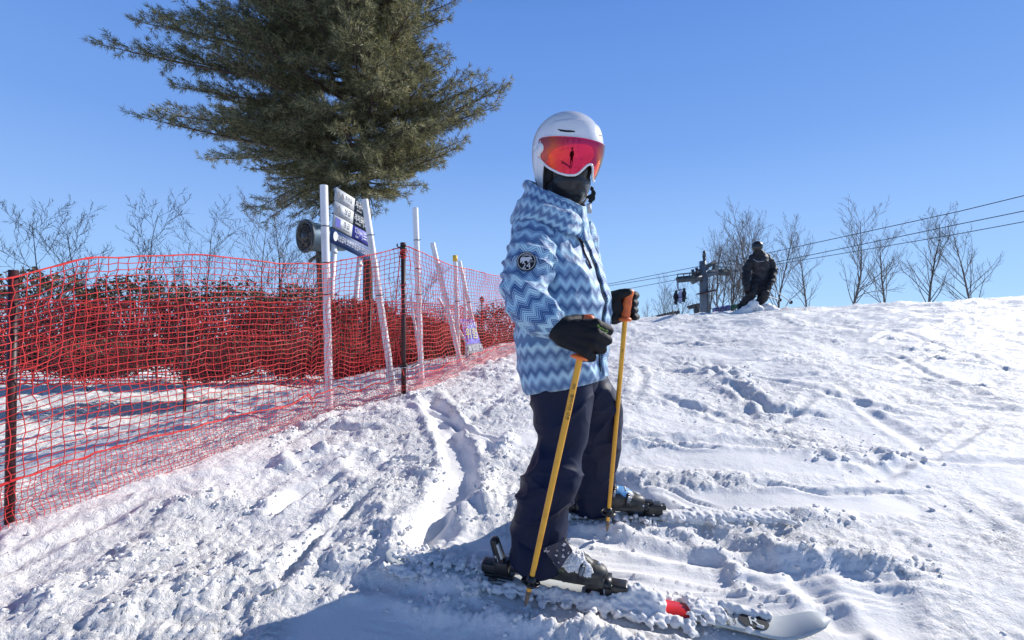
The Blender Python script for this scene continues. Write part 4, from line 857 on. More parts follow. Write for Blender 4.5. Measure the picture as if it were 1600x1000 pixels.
# placket: raised flap down the front with dark gap beside it
def strip_on(Gd, Nn, cols, r0, r1, off, mat, name, parent, th=.004, uvscale=True):
    rr = np.arange(r0, r1); A = Gd[r0:r1][:, cols]+Nn[r0:r1][:, cols]*off; B = A+Nn[r0:r1][:, cols]*th; n, m = A.shape[:2]; V = np.vstack([A.reshape(-1, 3), B.reshape(-1, 3)]); Fq = grid_faces(n, m); N0 = n*m
    side = []
    for a in range(n-1): side += [(a*m, (a+1)*m, N0+(a+1)*m, N0+a*m), (a*m+m-1, N0+a*m+m-1, N0+(a+1)*m+m-1, (a+1)*m+m-1)]
    vv2 = np.repeat(-A[..., 2].mean(1), m).reshape(n, m); uu2 = np.tile(np.arange(m)*.004, (n, 1)); uvv = np.stack([uu2, vv2], -1).reshape(-1, 2); uvv = np.vstack([uvv, uvv])
    me = mesh_np(name, V, [np.vstack([Fq, Fq[:, ::-1]+N0, np.array(side)])], uvv); return link(name, me, mat, parent)
fc = int(np.argmin(np.abs(((PH-2*PI+PI) % (2*PI))-PI)))      # front column
sc = 240/(2*PI)
col = lambda deg: int(round(fc+deg*PI/180*sc)) % 240
sgn = 1 if np.dot(GT[100, (fc+16) % 240]-GT[100, fc], [0, -1, 0]) > 0 else -1
cols = [(fc+sgn*k) % 240 for k in range(-6, 4)]
strip_on(GT, NT, cols, 13, 202, .003, M['zig'], 'placket', jacket, .006)
cols = [(fc+sgn*k) % 240 for k in range(4, 6)]; strip_on(GT, NT, cols, 56, 196, .0015, M['black_fabric'], 'placket_gap', jacket, .001)
# chest zip and reddish tape
mb = MB(); zp = [pick(GT, a, b, NT) for a, b in ((901, 364), (905, 375), (909, 386), (913, 396), (917, 406), (923, 420))]; mb.tube([p+n*.004 for p, n, _ in zp], .0042, 6); mb.build('chest_zip', principled('zip_tape', (.05, .02, .035), .5), jacket)
mb = MB(); p, n, _ = pick(GT, 906, 378, NT); mb.tube([p+n*.008, p+n*.012+Vector((.004, 0, -.025))], .004, 8); mb.build('zip_pull', M['black_plastic'], jacket)
# folded collar front flap
# ---- near sleeve
sp1 = [P(850, 350, 1.86), P(838, 372, 1.79), P(829, 400, 1.73), P(823, 430, 1.695), P(822, 458, 1.665), P(834, 483, 1.64), P(853, 500, 1.615), P(870, 512, 1.60)]
GS, TT = tube_grid(sp1, [.055, .078, .087, .083, .076, .069, .061, .050], .80, 180, 140)
def sleeve_fold(G0, T, elbow, amp, seed):
    N0 = grid_normals(G0); q = G0.reshape(-1, 3); tt = np.repeat(T, G0.shape[1]); k = np.exp(-((tt-elbow)/.11)**2); kc = sstep(T[-1]-.16, T[-1]-.02, tt)
    d = .008*noise3(q[:, 0]*7, q[:, 1]*7, q[:, 2]*7, seed)+(amp*.45+amp*1.25*k)*(ridge(noise3(q[:, 0]*6, q[:, 1]*6, q[:, 2]*15+q[:, 0]*6, seed+1), 2.5)-.3)+(amp*.4+amp*.5*kc)*(ridge(noise3(q[:, 0]*18, q[:, 1]*15, q[:, 2]*20, seed+2), 2)-.3)
    return G0+N0*d.reshape(G0.shape[:2])[..., None]
GS = sleeve_fold(GS, TT, TT[-1]*.60, .013, 81); GS[-4:] = GS[-4:]+(GS[-4:].mean(1, keepdims=True)-GS[-4:])*(np.arange(4)*.05)[:, None, None]
slv = link('sleeve', grid_mesh('sleeve', GS, None, TT), M['zig'], jacket); NS = grid_normals(GS)
sp2 = [P(900, 352, 2.02), P(908, 385, 2.10), P(912, 430, 2.15), P(922, 462, 2.13), P(942, 474, 2.07), P(957, 477, 2.02)]
G2_, T2 = tube_grid(sp2, [.06, .078, .075, .07, .058, .046], .9, 100, 90); G2_ = sleeve_fold(G2_, T2, T2[-1]*.6, .010, 91); link('sleeve', grid_mesh('sleeve', G2_, None, T2), M['zig'], jacket)
# ---- hood lying round the neck
ang = np.linspace(0, 2*PI, 121)[:-1]     # 0 = front, +90 = near side
def ring(pts):
    a = np.array([p[0] for p in pts]+[pts[0][0]+360], float)*PI/180; X = np.array([tuple(p[1]) for p in pts]+[tuple(pts[0][1])]); aa = np.where(ang < a[0], ang+2*PI, ang)
    return np.stack([smooth_interp(aa, a, X[:, i]) for i in range(3)], 1)
R0 = ring([(0, P(908, 336, 1.85)), (40, P(896, 322, 1.80)), (90, P(868, 308, 1.80)), (135, P(838, 289, 1.84)), (180, P(823, 281, 1.95)), (225, P(838, 286, 2.06)), (270, P(870, 304, 2.08)), (320, P(903, 322, 2.00))])
R1 = ring([(0, P(912, 352, 1.85)), (40, P(900, 348, 1.765)), (90, P(862, 334, 1.745)), (135, P(826, 322, 1.775)), (180, P(808, 322, 1.95)), (225, P(822, 322, 2.12)), (270, P(865, 330, 2.15)), (320, P(903, 345, 2.05))])
R2 = ring([(0, P(914, 368, 1.86)), (40, P(890, 366, 1.76)), (90, P(850, 352, 1.765)), (135, P(812, 346, 1.80)), (180, P(799, 350, 1.95)), (225, P(812, 350, 2.12)), (270, P(860, 352, 2.16)), (320, P(905, 362, 2.07))])
Rin = R0+(R0.mean(0)-R0)*np.array([.10, .10, 0])+np.array([0, 0, -.006]); Rin2 = Rin+np.array([0, 0, -.05]); R3 = R2+(R2.mean(0)-R2)*.14+np.array([0, 0, -.012])
keys = np.stack([Rin2, Rin, R0, R0*.6+R1*.4, R1, R2, R3]); kt = np.array([0, .12, .16, .4, .66, .92, 1.0]); tt = np.linspace(0, 1, 90)
GH = np.stack([np.stack([smooth_interp(tt, kt, keys[:, j, i]) for i in range(3)], 1) for j in range(120)], 1)
NH = grid_normals(GH); q = GH.reshape(-1, 3); m_ = np.repeat(np.clip((tt-.14)*6, 0, 1)*np.clip((1-tt)*8, 0, 1), 120)
d = m_*(.012*noise3(q[:, 0]*8, q[:, 1]*8, q[:, 2]*8, 61)+.014*(ridge(noise3(q[:, 0]*5, q[:, 1]*7, q[:, 2]*14, 62), 2.5)-.35)+.004*noise3(q[:, 0]*25, q[:, 1]*25, q[:, 2]*25, 63))
GH = GH+NH*d.reshape(GH.shape[:2])[..., None]
hood = link('hood', grid_mesh('hood', GH, 1.15, tt*.27, cap=False), M['zig'], jacket)
# standing collar under the chin
mb_ = [(0, P(917, 322, 1.85)), (60, P(906, 321, 1.80)), (120, P(862, 300, 1.84)), (180, P(846, 296, 1.94)), (240, P(860, 300, 2.03)), (300, P(908, 317, 1.98))]
C0 = ring(mb_); GC = np.stack([C0+(C0.mean(0)-C0)*.08+np.array([0, 0, -.004]), C0, C0+np.array([.002, 0, -.03]), C0+np.array([.006, -.003, -.06]), C0+np.array([.012, -.006, -.13])]); tcol = np.linspace(0, 1, 5); GC = np.stack([np.stack([smooth_interp(np.linspace(0, 1, 30), tcol, GC[:, j, i]) for i in range(3)], 1) for j in range(120)], 1)
q = GC.reshape(-1, 3); GC = GC+grid_normals(GC)*(.006*noise3(q[:, 0]*22, q[:, 1]*22, q[:, 2]*26, 64)).reshape(GC.shape[:2])[..., None]; link('collar', grid_mesh('collar', GC, .5, np.linspace(0, .13, 30), cap=False), M['zig'], jacket)
# ---- round sleeve patch
p, n, _ = pick(GS, 823, 410, NS); n = (n*.5+Vector((-.15, -1, .05)).normalized()*.5).normalized(); ex = n.cross(Vector((0, 0, -1))).normalized(); 
if ex.x < 0: ex = -ex
ey = n.cross(ex)*-1
if ey.z < 0: ey = -ey
rp = 15.5*pxm(p.y); pc = p+n*.013
def patch_shape(pts, off, mat, name, th=.0008, par=None):
    me = bpy.data.meshes.new(name); k = len(pts); V = [tuple(pc+ex*a*rp+ey*b*rp+n*o) for o in (off, off+th) for a, b in pts]; me.from_pydata(V, [], [list(range(k))[::-1], list(range(k, 2*k))]+[[i, (i+1) % k, k+(i+1) % k, k+i] for i in range(k)]); me.update(); return link(name, me, mat, par or jacket)
cir = lambda r, m=40: [(r*math.cos(t*2*PI/m), r*math.sin(t*2*PI/m)) for t in range(m)]
pb = patch_shape(cir(1), -.010, M['black_fabric'], 'round_badge', .012); PW = principled('badge_print', (.62, .63, .66), .7); PG = principled('badge_grey', (.16, .17, .18), .7)
mb = MB(); mb.tube([pc+ex*a*rp*.88+ey*b*rp*.88+n*.0022 for a, b in cir(1, 48)+[(1, 0)]], .0011, 5, cap=False); 
link('badge_ring', mb.mesh('badge_ring'), PW, jacket)
bear = [(-.62, .18), (-.55, .38), (-.30, .44), (.05, .40), (.28, .44), (.42, .42), (.52, .36), (.60, .26), (.52, .20), (.38, .20), (.30, .10), (.26, -.10), (.10, -.12), (.12, .04), (-.02, .06), (-.20, .02), (-.22, -.12), (-.38, -.12), (-.36, .02), (-.46, .0), (-.50, -.14), (-.64, -.14), (-.60, .02)]
patch_shape(bear, .002, PW, 'bear_print'); patch_shape([(.18, -.10), (.36, .10), (.48, .22), (.58, .14), (.72, .0), (.80, -.12)], .0015, PG, 'rock_print')
text_obj('24', rp*.92, pc+ey*rp*-.48+n*.0025, ex, ey, PW, jacket, 'lettering', .0004)
for k, chx in enumerate('ICEBEAR'):
    t = PI/2+(3-k)*.235; e2x = ex*math.sin(t)-ey*math.cos(t); e2y = ex*math.cos(t)+ey*math.sin(t); text_obj(chx, rp*.27, pc+e2y*rp*.66+n*.0025, e2x, e2y, PW, jacket, 'lettering', .0003)
# ---- trousers
def wrinkle_cloth(Gd, seed, amp, kf=None):
    Nn = grid_normals(Gd); q = Gd.reshape(-1, 3); a = amp if kf is None else amp*kf(q)
    d = a*(1.9*(ridge(noise3(q[:, 0]*5+q[:, 2]*2, q[:, 1]*5, q[:, 2]*8-q[:, 0]*6, seed), 5)-.2)+.9*noise3(q[:, 0]*5, q[:, 1]*5, q[:, 2]*4, seed+1)+.35*(ridge(noise3(q[:, 0]*11+q[:, 2]*5, q[:, 1]*10, q[:, 2]*15-q[:, 0]*8, seed+2), 6)-.2)+.2*noise3(q[:, 0]*30, q[:, 1]*30, q[:, 2]*30, seed+3))
    return Gd+Nn*d.reshape(Gd.shape[:2])[..., None]
r1 = [(560, 838, 928, 1.86), (600, 826, 926, 1.85), (630, 831, 924, 1.84), (657, 836, 922, 1.825), (688, 842, 918, 1.81), (714, 830, 910, 1.795), (735, 822, 908, 1.785), (752, 816, 908, 1.78), (770, 811, 899, 1.775), (786, 807, 890, 1.77), (806, 803, 887, 1.765), (846, 799, 885, 1.75), (862, 798, 884, 1.745), (880, 798, 884, 1.74)]
GL1, PHL = loft_rows([(a, b, c, d+.025) for a, b, c, d in r1], YAW*.8, 1.12, 190, 120, 2.2)
kn = lambda q: .55+1.1*np.exp(-((q[:, 2]-.34)/.16)**2)+.4*np.exp(-((q[:, 2]-.62)/.1)**2)
GL1 = wrinkle_cloth(GL1, 120, .0058, kn)
def open_hem(Gd, PHd, dz, n=5):
    w = np.linspace(0, 1, Gd.shape[0])**10; Gd[..., 2] += w[:, None]*dz(PHd)[None, :]; c = Gd[-1].mean(0); k = Gd.copy(); add = [k[-1]+(c-k[-1])*.05*[1, 1, 0], k[-1]+(c-k[-1])*.07*[1, 1, 0]+[0, 0, .03], k[-1]+(c-k[-1])*.12*[1, 1, 0]+[0, 0, .10]]; return np.concatenate([Gd, np.stack(add)], 0)
GL1 = open_hem(GL1, PHL, lambda a: -.004-.016*np.sin(a)+.030*np.clip(-np.cos(a), 0, 1)+.012*np.clip(np.cos(a), 0, 1))
r2 = [(560, 868, 945, 2.03), (590, 878, 951, 2.04), (610, 886, 962, 2.05), (630, 893, 971, 2.07), (657, 896, 973, 2.10), (692, 897, 968, 2.14), (714, 895, 963, 2.17), (749, 894, 961, 2.21), (775, 892, 958, 2.24), (795, 890, 959, 2.26)]
GL2, _ = loft_rows([(a, b, c, d+.045) for a, b, c, d in r2], YAW*.5, .85, 170, 130, 2.2); GL2 = wrinkle_cloth(GL2, 140, .0058, lambda q: .6+.8*np.exp(-((q[:, 2]-.38)/.2)**2))
mbx = MB()
tr_me = []
tro = link('trousers', grid_mesh('trousers', GL1), M['navy'], SK); link('trouser_leg', grid_mesh('trouser_leg', GL2), M['navy'], tro)
mb = MB(); ell(mb, P(888, 585, 1.95), (.125, .15, .12), None, 4); link('trouser_seat', mb.mesh('trouser_seat'), M['navy'], tro)
# seam down the outside of the near leg, open cuff flap in front of the boot
mb = MB(); NL = grid_normals(GL1); 
for a in (((868, 612), (872, 660), (874, 700), (862, 750), (850, 800), (845, 860)),): pass
PLG = noisy(principled('navy_painted_lit', (.035, .042, .070), .4), (.055, .06, .09), 30, .2, 300, dist=.0008)  # trouser cloth of the cuff flap, light falling on it put into a grey-blue colour
fl = [P(848, 858, 1.675), P(882, 843, 1.655), P(895, 861, 1.635), P(873, 891, 1.65)]
quad_sheet('cuff_flap', fl, PLG, tro, wave=.004, th=.005)
fs_ = []; rgf = np.random.default_rng(3)
for u_, v_, s_ in ((.08, .1, 1), (.16, .16, .7), (.33, .5, 1.2), (.5, .35, .6), (.55, .78, 1.3), (.72, .5, .8), (.8, .85, .7), (.88, .3, 1.2), (.86, .22, .8), (.25, .8, .6), (.60, .70, .8)):
    for k in range(5): fs_.append((on_quad(fl, u_+rgf.normal(0, .025), v_+rgf.normal(0, .025), -.004), .0022*s_)); fs_.append((on_quad(fl, u_+rgf.normal(0, .025), v_+rgf.normal(0, .025), .007), .0022*s_))
link('snow_specks', crumbs('snow_specks', [tuple(a) for a, _ in fs_], [b for _, b in fs_], 41, 1, 1.0), M['snow'], tro, kind='stuff')

# ---- gloves
def hand(name, finger_sets, extra, vox, mat, parent):
    mb = MB()
    for pts, rr in finger_sets:
        for i in range(len(pts)-1): capsule(mb, pts[i], pts[i+1], rr[i], rr[i+1], 12)
    for pts, rr in extra:
        for i in range(len(pts)-1): capsule(mb, pts[i], pts[i+1], rr[i], rr[i+1], 14)
    me = blob(name, mb, vox, 1); displace(me, lambda V: .0016*noise3(V[:, 0]*60, V[:, 1]*60, V[:, 2]*60, 5)+.0022*noise3(V[:, 0]*25, V[:, 1]*25, V[:, 2]*25, 6)); return link(name, me, mat, parent)
W0 = P(872, 515, 1.602)
fs = []
for (kx, ky, kY), (qx, qy, qY), (tx, ty, tY), r in (((931, 508, 1.572), (950, 517, 1.60), (931, 522, 1.645), .0195), ((931, 522, 1.562), (948, 531, 1.592), (928, 535, 1.645), .0195), ((925, 535, 1.562), (940, 545, 1.590), (921, 547, 1.64), .0185), ((913, 548, 1.568), (925, 559, 1.595), (907, 559, 1.635), .0165)):
    k_ = P(kx, ky, kY); q_ = P(qx, qy, qY); t_ = P(tx, ty, tY); base_ = P(880, 512+(ky-508)*.45, 1.585)
    fs.append(([base_, k_, q_, t_], [.028, r*1.12, r, r*.85]))
gl = hand('glove', fs, [([P(884, 506, 1.61), P(905, 500, 1.655), P(922, 499, 1.655)], [.026, .021, .018]), ([P(900, 512, 1.58), P(922, 520, 1.572)], [.030, .026]), ([P(898, 530, 1.58), P(918, 540, 1.572)], [.028, .022])], .0032, M['black_fabric'], SK)
GCf, TC_ = tube_grid([P(862, 505, 1.612), P(869, 510, 1.606), P(879, 516, 1.598), P(894, 521, 1.588)], [.036, .043, .048, .042], .85, 40, 60, up=(0, 1, 0)); q = GCf.reshape(-1, 3); GCf = GCf+grid_normals(GCf)*(.003*noise3(q[:, 0]*30, q[:, 1]*30, q[:, 2]*30, 8)).reshape(GCf.shape[:2])[..., None]
link('glove_cuff', grid_mesh('glove_cuff', GCf), M['black_fabric'], gl)
GRN = principled('green_print', (.24, .45, .06), .6)
exg = (P(951, 521, 1.575)-P(930, 509, 1.545)).normalized(); nn_ = Vector((.25, -1, .15)).normalized(); eyg = -(nn_.cross(exg)).normalized()
if eyg.z < 0: eyg = -eyg
text_obj('Phenix', .0125, P(939, 512, 1.5515), exg, eyg, GRN, gl, 'lettering', .0003)
mb = MB(); oc = P(948, 518, 1.562); mb.tube([oc+exg*.0055*math.cos(t)+eyg*.0042*math.sin(t) for t in np.linspace(0, 2*PI, 18)], .0009, 5, cap=False); mb.build('glove_logo', GRN, gl)
fs = []
for y0, r, xo in ((461, .0165, 0), (473, .0165, -1), (484, .016, -1.5), (495, .0145, 1)):
    fs.append(([P(960, y0+3, 1.995), P(975, y0, 2.025), P(993+xo, y0+.5, 2.005), P(990+xo, y0+1, 1.965)], [.026, r*1.1, r, r*.92]))
gl2 = hand('glove', fs, [([P(958, 478, 1.980), P(966, 482, 1.980)], [.042, .036]), ([P(957, 466, 1.970), P(970, 459, 1.945), P(982, 456.5, 1.940)], [.030, .021, .016]), ([P(960, 494, 1.970), P(968, 495, 1.970)], [.022, .018])], .0035, M['black_fabric'], SK)

# ---- head: balaclava, helmet, visor
HC = P(885, 236, 1.93); HB = math.radians(56); HT_ = math.radians(9); HF = Vector((math.cos(HB)*math.cos(HT_), -math.sin(HB)*math.cos(HT_), -math.sin(HT_))); HN = Vector((-math.sin(HB), -math.cos(HB), 0)); HZ = Vector((math.cos(HB)*math.sin(HT_), -math.sin(HB)*math.sin(HT_), math.cos(HT_)))
HR = Matrix((HF, HN, HZ)).transposed()
hp = lambda x, y, z: HC+HF*x+HN*y+HZ*z
mb = MB(); ell(mb, hp(.010, 0, -.070), (.106, .096, .12), HR); ell(mb, hp(.045, 0, -.135), (.078, .082, .078), HR); ell(mb, hp(.116, 0, -.085), (.020, .017, .030), HR, 2); ell(mb, hp(.108, 0, -.135), (.018, .030, .018), HR, 2); ell(mb, hp(.098, 0, -.172), (.022, .030, .022), HR, 2); capsule(mb, hp(.0, 0, -.12), hp(-.015, 0, -.30), .085, .082, 18); capsule(mb, hp(.035, 0, -.15), hp(.0, 0, -.24), .07, .075, 14)
me = blob('balaclava', mb, .005, 7); displace(me, lambda V: .003*ridge(noise3(V[:, 0]*14+V[:, 2]*10, V[:, 1]*14, V[:, 2]*34, 15), 2)+.002*noise3(V[:, 0]*22, V[:, 1]*22, V[:, 2]*22, 16))
M['stretch'] = noisy(principled('stretch_fabric', (.012, .012, .014), .38, Sheen_Weight=.1), (.02, .02, .023), 10, .2, 500, dist=.0005); link('balaclava', me, M['stretch'], SK)
HA, HBr, HT = .150, .134, .148
def shell(th, z, grow=0.0):
    """helmet surface: azimuth from forward, height"""
    A = HA+grow; B = HBr+grow; T = HT+grow
    zz = np.clip(z/T, -1, 1); r = np.where(z > 0, (1-np.abs(zz)**2.25).clip(0, 1)**(1/2.1), 1-.30*(np.clip(-z, 0, 1)/.155)**1.7)
    x = A*np.cos(th)*r; y = B*np.sin(th)*r; x = x-.006*sstep(0, .16, -z)
    return np.array(HC)+x[..., None]*np.array(HF)+y[..., None]*np.array(HN)+z[..., None]*np.array(HZ)
th = np.linspace(-PI, PI, 193)[:-1]; ad = np.abs(th)*180/PI
zb_ = np.interp(ad, [0, 58, 72, 80, 86, 96, 112, 124, 140, 180], [.012, .010, .000, -.06, -.145, -.182, -.168, -.115, -.095, -.092]); zb_ = np.convolve(np.concatenate([zb_[-4:], zb_, zb_[:4]]), np.ones(9)/9, 'valid')
tv = np.linspace(0, 1, 64)
Zg = HT*.9995*(1-tv[:, None]**1.0)+zb_[None, :]*tv[:, None]; Zg = np.where(tv[:, None] < .0001, HT, Zg)
tz = np.sin(tv*PI/2)**1.0; Zg = HT+(zb_[None, :]-HT)*(1-np.cos(tv[:, None]*PI/2))**.85
Gs = shell(np.broadcast_to(th, Zg.shape), Zg); 
# raised brow panel and crease lines pressed in the shell
Ns = grid_normals(Gs); zloc = Zg; thg = np.broadcast_to(ad, Zg.shape)
crease = -.0035*np.exp(-((zloc-(-.012))/.0035)**2)*sstep(92, 100, thg)+.0045*sstep(.078, .066, zloc-.020*np.cos(np.broadcast_to(th, Zg.shape)))*sstep(80, 62, thg)
crease += -.003*np.exp(-((thg-(100-(zloc+.05)*120))/2.2)**2)*sstep(-.03, -.05, zloc)
Gs = Gs+Ns*crease[..., None]
inner = shell(np.broadcast_to(th, Zg.shape), Zg*1.0, -.014)
nr, ns = Gs.shape[:2]; V = np.vstack([Gs.reshape(-1, 3), inner.reshape(-1, 3)]); Fq = grid_faces(nr, ns, True); j = np.arange(ns); e0 = (nr-1)*ns
rim = np.stack([e0+j, e0+(j+1) % ns, nr*ns+e0+(j+1) % ns, nr*ns+e0+j], 1); helm = link('helmet', mesh_np('helmet', V, [np.vstack([Fq, Fq[:, ::-1]+nr*ns, rim])]), M['shiny'], SK)
Ns = grid_normals(Gs)
mb = MB(); ok = (ad > 74)
pts_e = (Gs[-1]*.45+inner[-1]*.55)
for sg_ in (1, -1):
    idx = [i for i in range(ns) if 74 < ad[i] <= 180 and th[i]*sg_ > 0]; idx.sort(key=lambda i: ad[i]); mb.tube([pts_e[i]+np.array([0, 0, -.004]) for i in idx], .0060, 8)
mb.build('edge_padding', M['helmet_pad'], helm)
for sg_ in (1, -1): pad = MB(); ell(pad, hp(.008, sg_*.088, -.085), (.036, .018, .058), HR); pad.build('ear_padding', M['helmet_pad'], helm)
def slot(pxs, mat, name, parent, r=.0028, off=.001, flat=1):
    mb = MB(); pp = [pick(Gs, a, b, Ns) for a, b in pxs]; 
    pts = [p+n*off for p, n, _ in pp]; pts = [pts[0].lerp(pts[-1], t) if len(pts) == 2 else None for t in np.linspace(0, 1, 6)] if len(pts) == 2 else pts
    mb.tube(pts, [r*.4]+[r]*(len(pts)-2)+[r*.7], 8); return mb.build(name, mat, parent)
VB = principled('vent_black', (.005, .005, .006), .7)
slot([(871, 202), (877, 203.5), (884, 204.5), (891, 205.2), (898, 206)], VB, 'front_vent', helm, .0042, -.0005); slot([(934, 211), (937, 211.6), (940, 212)], VB, 'front_vent', helm, .0030, 0)
# visor
vt = np.linspace(-90, 90, 181)*PI/180; av = np.abs(vt)*180/PI
ztop = np.interp(av, [0, 40, 70, 84, 90], [.014, .016, .020, .020, .014]); zbt = np.interp(av, [0, 5, 11, 17, 24, 38, 52, 66, 76, 84, 90], [-.070, -.073, -.090, -.108, -.116, -.118, -.112, -.098, -.084, -.064, -.050])
zbt = np.convolve(np.pad(zbt, 3, 'edge'), np.ones(7)/7, 'valid'); nv = 46
def visor_pt(thv, z, grow=.0):
    A = HA+.010+grow; B = HBr+.008+grow; zz = (z-.0)/.2; r = (1-np.abs(zz)**2.2*.45)*np.where(z < 0, 1-.16*np.clip(-z/.2, 0, 1)**1.5, 1); x = (A*np.cos(thv)+.006*np.cos(thv)**2)*r; y = B*np.sin(thv)*r
    return np.array(HC)+x[..., None]*np.array(HF)+y[..., None]*np.array(HN)+z[..., None]*np.array(HZ)
tv = np.linspace(0, 1, nv); Zv = ztop[None]+(zbt-ztop)[None]*tv[:, None]; Gv = visor_pt(np.broadcast_to(vt, Zv.shape), Zv); Gi = visor_pt(np.broadcast_to(vt, Zv.shape), Zv, -.004)
n1, n2 = Gv.shape[:2]; Fq = grid_faces(n1, n2); N0 = n1*n2; ed = []
for i in range(n2-1): ed += [(i, i+1, N0+i+1, N0+i), ((n1-1)*n2+i, N0+(n1-1)*n2+i, N0+(n1-1)*n2+i+1, (n1-1)*n2+i+1)]
for i in range(n1-1): ed += [(i*n2, N0+i*n2, N0+(i+1)*n2, (i+1)*n2), (i*n2+n2-1, (i+1)*n2+n2-1, N0+(i+1)*n2+n2-1, N0+i*n2+n2-1)]
UVv = np.stack([np.broadcast_to(np.linspace(0, 1, n2), Zv.shape), np.broadcast_to(tv[:, None], Zv.shape)], -1).reshape(-1, 2)
def visor_mat():
    m = principled('mirror_lens', (.9, .1, .2), .05, 1.0, Coat_Weight=.3, Coat_Roughness=.02); b = m.node_tree.nodes['Principled BSDF']; uv = nd(m, 'ShaderNodeUVMap'); uv.uv_map = 'UVMap'; sx = nd(m, 'ShaderNodeSeparateXYZ'); lk(m, uv.outputs[0], sx.inputs[0])
    n = nd(m, 'ShaderNodeTexNoise'); n.inputs['Scale'].default_value = 3.2; n.inputs['Detail'].default_value = 2; lk(m, uv.outputs[0], n.inputs[0]); ad_ = nd(m, 'ShaderNodeMath', operation='MULTIPLY_ADD'); ad_.inputs[1].default_value = .22; lk(m, n.outputs[0], ad_.inputs[0]); lk(m, sx.outputs[0], ad_.inputs[2])
    r = nd(m, 'ShaderNodeValToRGB'); e = r.color_ramp.elements; e[0].position = .30; e[0].color = (.95, .80, .06, 1); e[1].position = 1.0; e[1].color = (.60, .08, .06, 1)
    for p_, c_ in ((.38, (.90, .38, .03)), (.47, (.85, .14, .035)), (.58, (.66, .025, .08)), (.76, (.60, .018, .085)), (.90, (.66, .04, .05)), (.97, (.72, .09, .03))): x = e.new(p_); x.color = (*c_, 1)
    lk(m, ad_.outputs[0], r.inputs[0]); lk(m, r.outputs[0], b.inputs['Base Color']); return m
visor = link('visor', mesh_np('visor', np.vstack([Gv.reshape(-1, 3), Gi.reshape(-1, 3)]), [np.vstack([Fq, Fq[:, ::-1]+N0, np.array(ed)])], np.vstack([UVv, UVv])), visor_mat(), helm)
mb = MB(); mb.tube(Gv[-1][4:-4], .0048, 8); 
for sg_ in (0, 1):
    i0 = 4 if sg_ == 0 else n2-5
    mb.tube([visor_pt(np.array(vt[i0]), np.array(z), .0) for z in np.linspace(zbt[i0], ztop[i0]-.01, 6)], .0035, 6)
mb.build('visor_frame', M['shiny'], helm)
for sg_ in (1, -1):
    mb = MB(); c = Vector(visor_pt(np.array(sg_*86*PI/180), np.array(-.020), .0)); axn = (c-HC); axn.z = 0; axn.normalize(); mb.tube([c-axn*.012, c+axn*.004, c+axn*.007], [.021, .021, .016], 24); mb.tube([c+axn*.006, c+axn*.0095], [.010, .0085], 16)
    mb.tube([c+HZ*-.0+axn*.0, c+HZ*-.03+HF*-.003-axn*.003], [.012, .007], 10)
    mb.build('visor_pivot', M['shiny'], helm)
# chin strap, buckle and loose white tab
mb = MB(); mb.tube([hp(.0, .094, -.165), hp(.02, .075, -.20), hp(.04, .045, -.222), hp(.06, 0, -.228), hp(.075, -.045, -.212), hp(.060, -.082, -.18), hp(.03, -.098, -.13)], .0055, 6); mb.build('chin_strap', M['black_plastic'], helm)
mb = MB(); bc = P(925, 306, 1.80)
for dx, dy in ((0, 0), (3, -6), (-2, 6), (3, 4), (1, -11), (-4, 1), (4, -1), (0, 9)): mb.box(P(924+dx, 306+dy, 1.80), Vector((.0065, .002, .003*(-1)**dx)), Vector((0, .006, 0)), Vector((.002, 0, .0065)))
link('buckle', blob('buckle', mb, .0026, 1), M['black_fabric'], helm)
mb = MB(); a = P(920, 318, 1.80); b = P(921.5, 333, 1.79); mb.box((a+b)/2, Vector((.0085, .002, .001)), (0, .0025, 0), (b-a)/2*1.0); mb.build('strap_tab', noisy(principled('strap_white', (.62, .62, .58), .6), (.5, .5, .47), 30), helm, smooth=False)
# ================================================================= SKIS, BOOTS, POLES
def ski_frame(pa, pb):
    a = Vector((*pa, 0)); b = Vector((*pb, 0)); a.z = float(base(a.x, a.y)); b.z = float(base(b.x, b.y)); D = (b-a).normalized(); U = Vector((0, -.10, 1)).normalized(); Nn = D.cross(U).normalized(); U = Nn.cross(D).normalized()
    if U.z < 0: U = -U
    return a, D, Nn, U
def make_ski(label, O, D, Nn, U, x0, x1, logo, zoff, mats=None, tiprise=.06):
    """O is under the boot heel; Nn points to the camera side"""
    o = thing('ski', label, 'ski', tuple(O)); n = 70; xs = np.linspace(x0, x1, n); L = x1-x0; t = (xs-x0)/L
    w = .037+.011*np.abs(t*2-1)**2+.012*sstep(.75, .93, t); tip = np.sqrt(np.clip(1-((t-.93)/.07).clip(0, 1)**2, 0, 1)); tl = np.sqrt(np.clip(1-((.02-t)/.02).clip(0, 1)**2, 0, 1)); w = w*np.clip(tip, .03, 1)*np.clip(tl, .3, 1)
    z = zoff+tiprise*sstep(.88, 1, t)**1.5+.02*sstep(.05, 0, t); th = .014-.008*np.abs(t*2-1)
    prof = [(-1, 0), (-1, .35), (-.82, 1), (.82, 1), (1, .35), (1, 0)]
    G0 = np.zeros((n, 6, 3))
    for k, (a, b) in enumerate(prof): G0[:, k] = np.array(O)+xs[:, None]*np.array(D)+(w*a)[:, None]*np.array(Nn)+(z+th*b)[:, None]*np.array(U)
    Fq = grid_faces(n, 6, True); i = Fq[:, 0]//6; k = Fq[:, 0] % 6; pass
    me = mesh_np('ski_body', G0.reshape(-1, 3), [Fq], None, smooth=False)
    tt = t[i]; mi = np.where(k == 5, 3, np.where((k == 0) | (k == 4), 2, np.where((tt > .60) & (tt < .735), 1, 0))).astype(np.int32); me.polygons.foreach_set('material_index', mi)
    link('ski_body', me, mats or [SKW, SKR, SKC, SKB], o); return o
